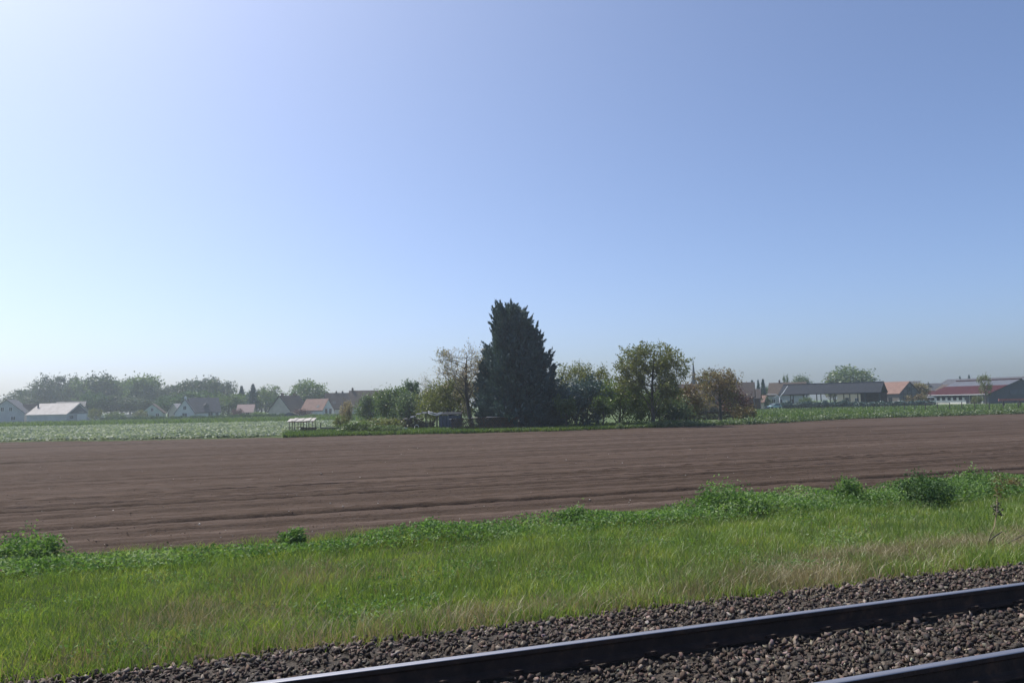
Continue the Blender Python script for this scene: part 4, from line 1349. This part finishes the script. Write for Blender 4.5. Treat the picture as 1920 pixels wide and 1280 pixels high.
# the wood line behind the left village
WOOD = [
    ('loose', 22, 733, 60, 330, 'leaf_far', 'round green tree behind the far left house'),
    ('loose', 50, 722, 50, 345, 'leaf_far', 'loose small tree between far left house and tall poplars'),
    ('loose', 74, 707, 46, 350, 'leaf_far', 'tall loose tree rising above left end of white roof'),
    ('loose', 99, 696, 48, 352, 'leaf_far', 'tallest loose crowned tree above the white roofed barn'),
    ('loose', 121, 697, 40, 356, 'leaf_far', 'tall slender loose tree above middle of white roof'),
    ('loose', 139, 697, 34, 350, 'leaf_far', 'slim tall tree right of the tallest loose trees'),
    ('loose', 160, 703, 46, 345, 'leaf_green', 'yellowish loose tree above right end of white roof'),
    ('dense', 187, 702, 50, 350, 'leaf_far', 'rounded yellowish tree right of the white roofed barn'),
    ('loose', 209, 709, 36, 352, 'leaf_green', 'mid green tree above the short white garden wall'),
    ('loose', 229, 707, 36, 356, 'leaf_green', 'pointed green tree above the long pale wall'),
    ('poplar', 244, 705, 20, 352, 'leaf_green', 'narrow upright tree left of the broad domed tree'),
    ('dense', 266, 702, 52, 350, 'leaf_green', 'broad domed tree above the small pale green house'),
    ('loose', 293, 721, 36, 345, 'leaf_far', 'low loose tree right of the broad domed tree'),
    ('loose', 318, 719, 36, 350, 'leaf_far', 'loose tree left above the white gabled house'),
    ('dense', 346, 715, 48, 345, 'leaf_far', 'dense tree directly above the white gabled house'),
    ('dense', 385, 709, 58, 345, 'leaf_far', 'large dense tree above the steep slate roof'),
    ('loose', 417, 711, 40, 342, 'leaf_far', 'round topped tree behind the drooping willow'),
    ('bare', 437, 726, 28, 345, 'bud', 'nearly bare reddish tree left of the two firs'),
    ('dense', 62, 729, 54, 372, 'leaf_far', 'broad hazy tree behind the loose trees at left'),
    ('dense', 112, 724, 60, 380, 'leaf_far', 'hazy tree filling behind the tallest loose trees'),
    ('dense', 172, 717, 56, 380, 'leaf_far', 'hazy tree behind right end of the white roof'),
    ('dense', 214, 714, 60, 378, 'leaf_far', 'hazy tree behind the mid green and pointed trees'),
    ('dense', 252, 710, 56, 380, 'leaf_far', 'hazy tree behind the narrow upright tree'),
    ('dense', 302, 727, 54, 372, 'leaf_far', 'hazy low tree between domed tree and white house'),
    ('dense', 364, 714, 60, 376, 'leaf_far', 'hazy tree behind the dense trees over the white house'),
    ('dense', 404, 715, 56, 374, 'leaf_far', 'hazy tree behind the round topped tree'),
    ('dense', 462, 735, 60, 345, 'weed_dark', 'dark low tree mass behind the two firs'),
    ('dense', 497, 733, 44, 340, 'leaf_far', 'grey tree behind the thin upright tree'),
    ('dense', 180, 736, 44, 305, 'weed_dark', 'dark low tree behind the white garden wall'),
    ('dense', 222, 742, 56, 310, 'leaf_far', 'grey green low tree above the long pale wall'),
    ('dense', 258, 745, 44, 305, 'leaf_far', 'low bushy tree left of the small pale green house'),
    ('dense', 316, 742, 38, 300, 'weed_dark', 'dark low tree between green house and white house'),
    ('dense', 372, 734, 76, 300, 'weed_dark', 'dark broad tree close behind the steep slate roof'),
    ('willow', 427, 733, 54, 285, 'leaf_green', 'drooping green willow right of the white gabled house'),
    ('fir', 452, 723, 22, 300, 'needle', 'left of the two dark firs above the pink roof'),
    ('fir', 473, 719, 26, 302, 'needle', 'right and taller of two dark firs above pink roof'),
    ('poplar', 490, 721, 18, 310, 'leaf_far', 'thin upright tree right of the two dark firs'),
    ('loose', 508, 717, 46, 305, 'leaf_green', 'loose green tree left above the beige gabled house'),
    ('dense', 524, 741, 30, 295, 'weed_dark', 'small dark tree touching the beige gabled house'),
    ('dense', 579, 713, 68, 310, 'leaf_green', 'large round tree above the terracotta roofed house'),
    ('bare', 634, 732, 36, 320, 'bud', 'leafless tree above the dark tiled house'),
    ('bare', 662, 737, 32, 318, 'bud', 'second leafless tree over the brown roof end'),
    ('fir', 648, 737, 14, 300, 'needle', 'small pointed conifer behind the dark tiled roof'),
    ('bush', 178, 765, 22, 262, 'leaf_yellow', 'yellow green bush right of the white roofed barn'),
    ('bush', 264, 768, 22, 275, 'leaf_yellow', 'bright round bush left of the small pale green house'),
    ('bush', 214, 772, 34, 275, 'leaf_green', 'dark green bush above the long pale wall'),
    ('bush', 485, 772, 26, 262, 'leaf_bright', 'bright yellow green bush right of the pink roofed house'),
    ('bush', 566, 766, 30, 250, 'leaf_red', 'dark red shrub left of the terracotta roofed house'),
    ('bush', 444, 766, 20, 268, 'leaf_red', 'reddish shrub left of the pink roofed house'),
    ('bush', 675, 772, 26, 240, 'leaf_far', 'grey bush beside the parked white van'),
    ('fir', 1408, 712, 17, 255, 'needle', 'left of three dark spruces by the pink roofed outbuilding'),
    ('fir', 1419, 711, 12, 258, 'needle', 'slim middle spruce of the three by the outbuilding'),
    ('fir', 1428, 710, 17, 256, 'needle', 'rightmost of the three dark spruces by the outbuilding'),
    ('dense', 1440, 726, 26, 300, 'weed_dark', 'low dark tree right of the three spruces'),
    ('poplar', 1468, 697, 5, 330, 'leaf_green', 'left of two thin poplars above the brown roof'),
    ('poplar', 1474, 697, 6, 332, 'leaf_green', 'right of two thin poplars above the brown roof'),
    ('dense', 1501, 703, 30, 330, 'leaf_grey', 'grey green rounded tree behind the open shed roof'),
    ('dense', 1593, 687, 84, 300, 'leaf_grey', 'broad round grey green tree rising behind the open shed'),
    ('dense', 1560, 707, 34, 305, 'leaf_brown', 'small bronze tree left of the broad round tree'),
    ('dense', 1712, 717, 46, 240, 'leaf_brown', 'brown leaved bushy tree right of the timbered gable'),
    ('dense', 1738, 721, 18, 300, 'leaf_bright', 'small fresh green tree behind the brown bushy tree'),
    ('fir', 1797, 705, 12, 335, 'needle', 'left of two small dark firs above the grey barn'),
    ('fir', 1814, 702, 13, 338, 'needle', 'right of two small dark firs above the grey barn'),
    ('loose', 1843, 696, 26, 205, 'leaf_yellow', 'young multi stemmed tree before the red barn roof'),
    ('bush', 1828, 742, 20, 212, 'leaf_yellow', 'green bush beside the dark barn door'),
    ('bush', 1715, 738, 36, 225, 'leaf_brown', 'brown hedge bush beside the white hoop'),
    ('bush', 1507, 744, 24, 226, 'leaf_green', 'green bush before the left end of the open shed'),
    ('bush', 1431, 744, 22, 224, 'leaf_grey', 'grey bush between outbuilding and teal car'),
    ('bush', 1757, 736, 16, 250, 'leaf_yellow', 'yellowish bush at the left corner of the red barn'),
]
for kind, px, top, w, d, lf, lb in WOOD:
    far_tree(kind, px, top, w * (1.18 if px < 530 and kind in ('loose', 'dense') else 1), d, lf, lb)


# hedges
def hedge(label, px0, px1, d0, d1, h, leaf, n, seed, L=.4):
    n = int(n * 2.2)
    r = np.random.default_rng(seed)
    p0, p1 = at(px0, d0), at(px1, d1)
    o = empty('hedge', p0); tag(o, label, 'hedge')
    t = r.random(n)
    v = p1 - p0
    C = np.stack([v.x * t, v.y * t, np.zeros(n)], -1)
    bumps = h * (.75 + .25 * np.sin(t * 37 + seed) * np.sin(t * 13.0) + .12 * np.sin(t * 90))
    C += r.normal(0, .35, (n, 3))
    C[:, 2] = .08 + bumps * r.random(n) ** .7
    V, Fq = leaf_quads(C, L, L * .6, r)
    link('foliage', mass_mesh('foliage', V, Fq), MT[leaf], o)
    w = MB()
    k = max(4, int(v.length / 1.5))
    for i in range(k):
        q = v * ((i + .5) / k)
        w.tube([q, q + Vector((random.uniform(-.2, .2), 0, h * .6))], [.05, .02], 4)
    w.build('stem', MT['bark'], o)
    return o


hedge('dark low hedge before the white gabled house', 300, 445, 256, 252, 1.1, 'weed_dark', 2600, 1)
hedge('dark low hedge between white house and beige house', 440, 535, 256, 250, 1.3, 'weed_dark', 1800, 2)
hedge('trimmed hedge before the terracotta and dark tiled houses', 575, 672, 246, 240, .9, 'leaf_green', 1800, 3)
hedge('hedge along the lane right of the white roofed barn', 190, 300, 262, 258, 1.3, 'weed_dark', 2000, 4)
hedge('dark hedge before the open sided shed', 1462, 1600, 212, 208, 1.9, 'needle', 3400, 5)
hedge('low hedge before the timbered gable house', 1600, 1745, 206, 214, 1.5, 'needle', 2600, 6)
hedge('brown hedge behind the firewood row', 1235, 1405, 150, 165, 2.0, 'leaf_brown', 4500, 7)

# ------------------------------------------------------------------ verges, crops, grass
def scatter(n, px0, px1, dfun0, dfun1, seed, power=1.0):
    r = np.random.default_rng(seed)
    px = px0 + (px1 - px0) * r.random(n)
    t = r.random(n) ** power
    d = dfun0(px) * (1 - t) + dfun1(px) * t
    return (px - 960) / F * d, d, r


def stuff(name, label, cat, V, Fc, mat):
    o = link(name, mass_mesh(name, V, Fc), mat)
    return tag(o, label, cat, kind='stuff')


def edged(px):
    x = (px - 960) / F
    return np.interp(px, [p for p, d in EDGE], [d for p, d in EDGE])


# silvery crop on the left, in uneven rows
x, y, r = scatter(46000, -260, 640, lambda p: edged(p) + 1.2, lambda p: 0 * p + 165, 61, 1.5)
ok = (y < 165) & ((x < -24.5) | (y > 100))
x, y = x[ok], y[ok]
hh = .10 + .16 * (np.sin(x * .9 + y * .5) * np.sin(y * .8 - x * .23) > -.2) * r.random(len(x))
C = np.stack([x, y, hh + .05], -1)
V, Fq = leaf_quads(C, .34, .24, r, None, .82)
stuff('crop_plants', 'pale silvery green crop growing beyond the ploughed field', 'crop', V, Fq, MT['crop'])

# grass verge behind the crop and in the right meadow
x, y, r = scatter(16000, -260, 760, lambda p: 0 * p + 165, lambda p: 0 * p + 248, 62)
V, Fc = blades(x, y, np.zeros(len(x)), .35 + .5 * r.random(len(x)), .16, .5, r)
stuff('verge_grass', 'rough green grass strip before the left village', 'grass', V, Fc, MT['herb'])
x, y, r = scatter(26000, 1395, 2150, lambda p: edged(p) + .4, lambda p: 0 * p + 205, 63, 1.6)
V, Fc = blades(x, y, np.zeros(len(x)), .2 + .35 * r.random(len(x)), .09, .5, r)
stuff('meadow_grass', 'green meadow grass around the wire fence', 'grass', V, Fc, MT['herb'])
# taller herbs right along the field edge
x, y, r = scatter(30000, 1150, 2150, lambda p: edged(p) - .3, lambda p: edged(p) + 9, 64, 1.3)
hmax = .22 + .45 * (np.sin(x * 1.1) * np.sin(x * .37 + y * .3) > 0) * r.random(len(x))
C = np.stack([x, y, .04 + hmax * r.random(len(x)) ** .6], -1)
V, Fq = leaf_quads(C, .26, .15, r)
stuff('edge_herbs', 'leafy green herbs along the right far field edge', 'weeds', V, Fq, MT['leaf_grey'])
x, y, r = scatter(36000, 530, 1240, lambda p: edged(p) - .3, lambda p: edged(p) + 16, 65, 1.5)
V, Fc = blades(x, y, np.full(len(x), -.03), .18 + .38 * r.random(len(x)), .05, .5, r)
stuff('yard_grass', 'bright green grass around the wood yard and conifer', 'grass', V, Fc, MT['herb'])

# the near grass bank
def bank_points(n, v0, v1, seed, pw=1.0, wide=False):
    r = np.random.default_rng(seed)
    v = v0 + (v1 - v0) * r.random(n) ** pw
    u = -.34 * v - 1.2 + r.random(n) * (1.72 * v + 2.4)
    if wide:                             # the bank beyond the frame on both sides
        u = np.where(r.random(n) < .65, 1.38 * v + 1.0 + 22 * r.random(n), -.34 * v - 1.0 - 14 * r.random(n))
    x, y = uv2xy(u, v)
    return u, v, x, y, r


u, v, x, y, r = bank_points(240000, 7.25, 17.6, 71, 1.2)
h = .08 + .17 * r.random(len(u)) ** 1.3
lump = .5 * np.sin(u * .9 + 1.3 * np.sin(v * .7)) * np.sin(v * 1.15 + .8 * np.sin(u * .5))
lump += .8 * np.sin(u * 3.1 + 1.7 * np.sin(v * 2.3)) * np.sin(v * 3.7 + 1.6 * np.sin(u * 1.9))
h *= np.clip(1 + .55 * lump, .45, 2)
keep = r.random(len(u)) < np.clip((v - (7.42 + .10 * np.sin(u * 1.9) + .07 * np.sin(u * 5.3))) / .35, .03, 1)
# thin spots
u, v, x, y, h = u[keep], v[keep], x[keep], y[keep], h[keep]
V, Fc = blades(x, y, bank_z(v) - .02, h, .0035 + .0025 * r.random(len(u)), .6, r)
stuff('bank_grass', 'lush green grass covering the railway bank', 'grass', V, Fc, MT['grass'])

u, v, x, y, r = bank_points(26000, 7.4, 17.8, 79, 1.0, True)
V, Fc = blades(x, y, bank_z(v) - .02, .12 + .22 * r.random(len(u)), .009, .6, r)
stuff('bank_grass', 'coarser grass further along the railway bank', 'grass', V, Fc, MT['grass'])

# straw coloured tufts; the left ones also imitate a yellow window reflection
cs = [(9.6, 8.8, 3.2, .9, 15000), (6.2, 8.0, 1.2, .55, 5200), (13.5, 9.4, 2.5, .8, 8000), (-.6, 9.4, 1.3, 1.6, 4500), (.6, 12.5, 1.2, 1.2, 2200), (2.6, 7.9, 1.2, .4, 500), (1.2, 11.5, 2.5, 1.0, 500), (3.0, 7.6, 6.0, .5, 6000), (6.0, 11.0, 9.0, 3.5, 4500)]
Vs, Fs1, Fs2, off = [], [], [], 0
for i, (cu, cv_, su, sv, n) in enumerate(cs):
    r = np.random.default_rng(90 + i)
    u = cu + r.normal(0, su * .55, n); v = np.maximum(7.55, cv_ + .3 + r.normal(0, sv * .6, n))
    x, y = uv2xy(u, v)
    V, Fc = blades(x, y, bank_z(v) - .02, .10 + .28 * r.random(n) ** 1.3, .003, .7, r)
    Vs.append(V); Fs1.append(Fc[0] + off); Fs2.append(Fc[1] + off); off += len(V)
stuff('dry_grass_and_reflection', 'straw coloured dry grass beside the ballast, left tufts imitating a window reflection', 'grass', np.concatenate(Vs), [np.concatenate(Fs1), np.concatenate(Fs2)], MT['straw'])

# broad leaves and darker tufts inside the bank grass
u, v, x, y, r = bank_points(52000, 7.7, 16.0, 77, 1.0)
pat = np.sin(u * 1.7 + 1.1 * np.sin(v * 1.9)) * np.sin(v * 1.4 + 1.7 * np.sin(u * .8)) + r.normal(0, .25, len(u))
ok = pat > .45
u, v, x, y = u[ok], v[ok], x[ok], y[ok]
C = np.stack([x, y, bank_z(v) + .04 + (.10 + .10 * np.sin(u * .7) ** 2) * r.random(len(u))], -1)
V, Fq = leaf_quads(C, .05, .02, r, None, .2)
stuff('bank_weeds', 'patches of broad leaved weeds among the bank grass', 'weeds', V, Fq, MT['weed'])
u, v, x, y, r = bank_points(26000, 7.6, 16.0, 78, 1.1)
pat = np.sin(u * .8 + 2.0 + 1.4 * np.sin(v * .9)) * np.sin(v * .9 + 1.2 * np.sin(u * .6))
ok = pat > .25
u, v, x, y = u[ok], v[ok], x[ok], y[ok]
V, Fc = blades(x, y, bank_z(v) - .02, .20 + .22 * r.random(len(u)), .003, .5, r)
stuff('tall_grass', 'taller seeding grass stems standing out of the bank grass', 'grass', V, Fc, MT['herb'])

# leafy weeds along the near field edge
u, v, x, y, r = bank_points(64000, 15.0, 18.0, 73, .75)
ok = v < np.interp(u, [-8, 1, 5, 16, 40], [17.6, 16.0, 16.8, 18.0, 18.0])
u, v, x, y = u[ok], v[ok], x[ok], y[ok]
mound = .5 + .5 * np.sin(u * 1.25 + .6 * np.sin(u * .43)) * np.sin(u * .37 + v)
hm = (.12 + .36 * mound * np.clip((u + 6) / 14, .25, 1.1)) * np.clip((v - 13.9) / 1.6, .2, 1)
C = np.stack([x, y, bank_z(v) + .03 + hm * r.random(len(u)) ** .6], -1)
V, Fq = leaf_quads(C, .075, .035, r, None, .2)
stuff('edge_weeds', 'leafy weeds lining the near edge of the ploughed field', 'weeds', V, Fq, MT['weed'])


def clump(label, px, base_py, top_py, wpx, leaf, n, seed, name='weed_clump', L=.09):
    """a plant standing on the bank: depth found from its foot"""
    zb = 0.05
    for _ in range(12):
        p = hit(px, base_py, zb)
        zb = float(bank_z(xy2uv(p.x, p.y)[1]))
    d = p.y
    H = zpix(px, top_py, d) - zb
    Rr = wpx / F * d / 2
    Wd, tips = grow(H, Rr, H * .1, seed, 14, 5, 2, H * .02, (0, 0), 4)
    return tree_thing(name, label, 'weed', p, Wd.mesh('stem'), crown_mesh('foliage', tips, n, Rr * .22, L * .85, L * .42, seed, .2, .02), MT[leaf], bark=MT['weed_dark'], shrub=True)


clump('dark round leafy weed clump at the field edge', 1741, 950, 898, 84, 'weed_dark', 2600, 301)
clump('bushy green weed clump right of the furrow end', 1362, 964, 920, 90, 'weed', 2200, 302)
clump('lower spreading weed clump beside the bushy one', 1405, 968, 930, 70, 'weed', 1800, 303)
clump('small upright weed at the field edge below the airy tree', 1074, 985, 950, 44, 'weed', 1200, 304)
clump('bright little weed sticking up below the field shelter', 548, 1026, 992, 44, 'weed', 1200, 305)
clump('broad weed clump at the left edge of the bank', 20, 1054, 1018, 100, 'weed', 1900, 306)
clump('low weed clump second from the left edge', 72, 1056, 1022, 84, 'weed', 1500, 307)
clump('small tufted weed below the firewood stack', 806, 1003, 974, 40, 'weed', 900, 308)
clump('tall weed clump near the right end of the field', 1590, 945, 893, 50, 'weed', 1500, 309)
clump('broad leafy weed clump right of the dark round one', 1822, 925, 886, 64, 'weed', 1900, 310)
clump('reddish weed clump at the right end of the bank', 1890, 930, 888, 44, 'leaf_brown', 900, 311, L=.06)

# dead woody stalks at the right
p = hit(1838, 1046, .42); uu, vv = xy2uv(p.x, p.y)
ds = empty('dead_stalk', (p.x, p.y, float(bank_z(vv)))); tag(ds, 'bent dead stalk with dark seed head above dry grass', 'dead plant')
MB().tube([(0, 0, -.05), (.16, .02, .22), (.26, .03, .42), (.32, .03, .66), (.34, .04, .86)], [.016, .014, .012, .010, .006], 6).build('stem', MT['straw'], ds, smooth=True)
MB().tube([(-.02, .03, -.05), (.12, .06, .12), (.26, .08, .25), (.42, .1, .33)], [.014, .012, .010, .006], 6).build('branch', MT['bark'], ds, smooth=True)
MB().tube([(.1, .02, .05), (.5, .1, .16), (.85, .16, .30)], [.010, .008, .005], 5).build('branch', MT['bark'], ds, smooth=True)
r = np.random.default_rng(5)
V, Fq = leaf_quads(np.array((.33, .04, .66)) + r.normal(0, .03, (90, 3)) * np.array((1, 1, 1.8)), .05, .02, r)
link('seed_head', mass_mesh('seed_head', V, Fq), MT['bark'], ds)['kind'] = 'stuff'
V, Fq = leaf_quads(np.array((.36, .05, .92)) + r.normal(0, .03, (60, 3)) * np.array((1, 1, 3)), .05, .02, r)
link('seed_head', mass_mesh('seed_head', V, Fq), MT['leaf_brown'], ds)['kind'] = 'stuff'

# ------------------------------------------------------------------ haze
if HAZE > 0:
    hz = MB().box(-1000, 1000, -260, 1000, -1.2, 24).build('haze', None)
    hz['kind'] = 'stuff'
    hm_, nt, N, L_, b = new_mat('haze')
    N.remove(b)
    pv = N.new('ShaderNodeVolumePrincipled')
    pv.inputs['Color'].default_value = (0.82, 0.92, 1.0, 1)
    pv.inputs['Density'].default_value = HAZE
    pv.inputs['Anisotropy'].default_value = 0.55
    L_.new(pv.outputs[0], N['Material Output'].inputs['Volume'])
    hz.data.materials.append(hm_)
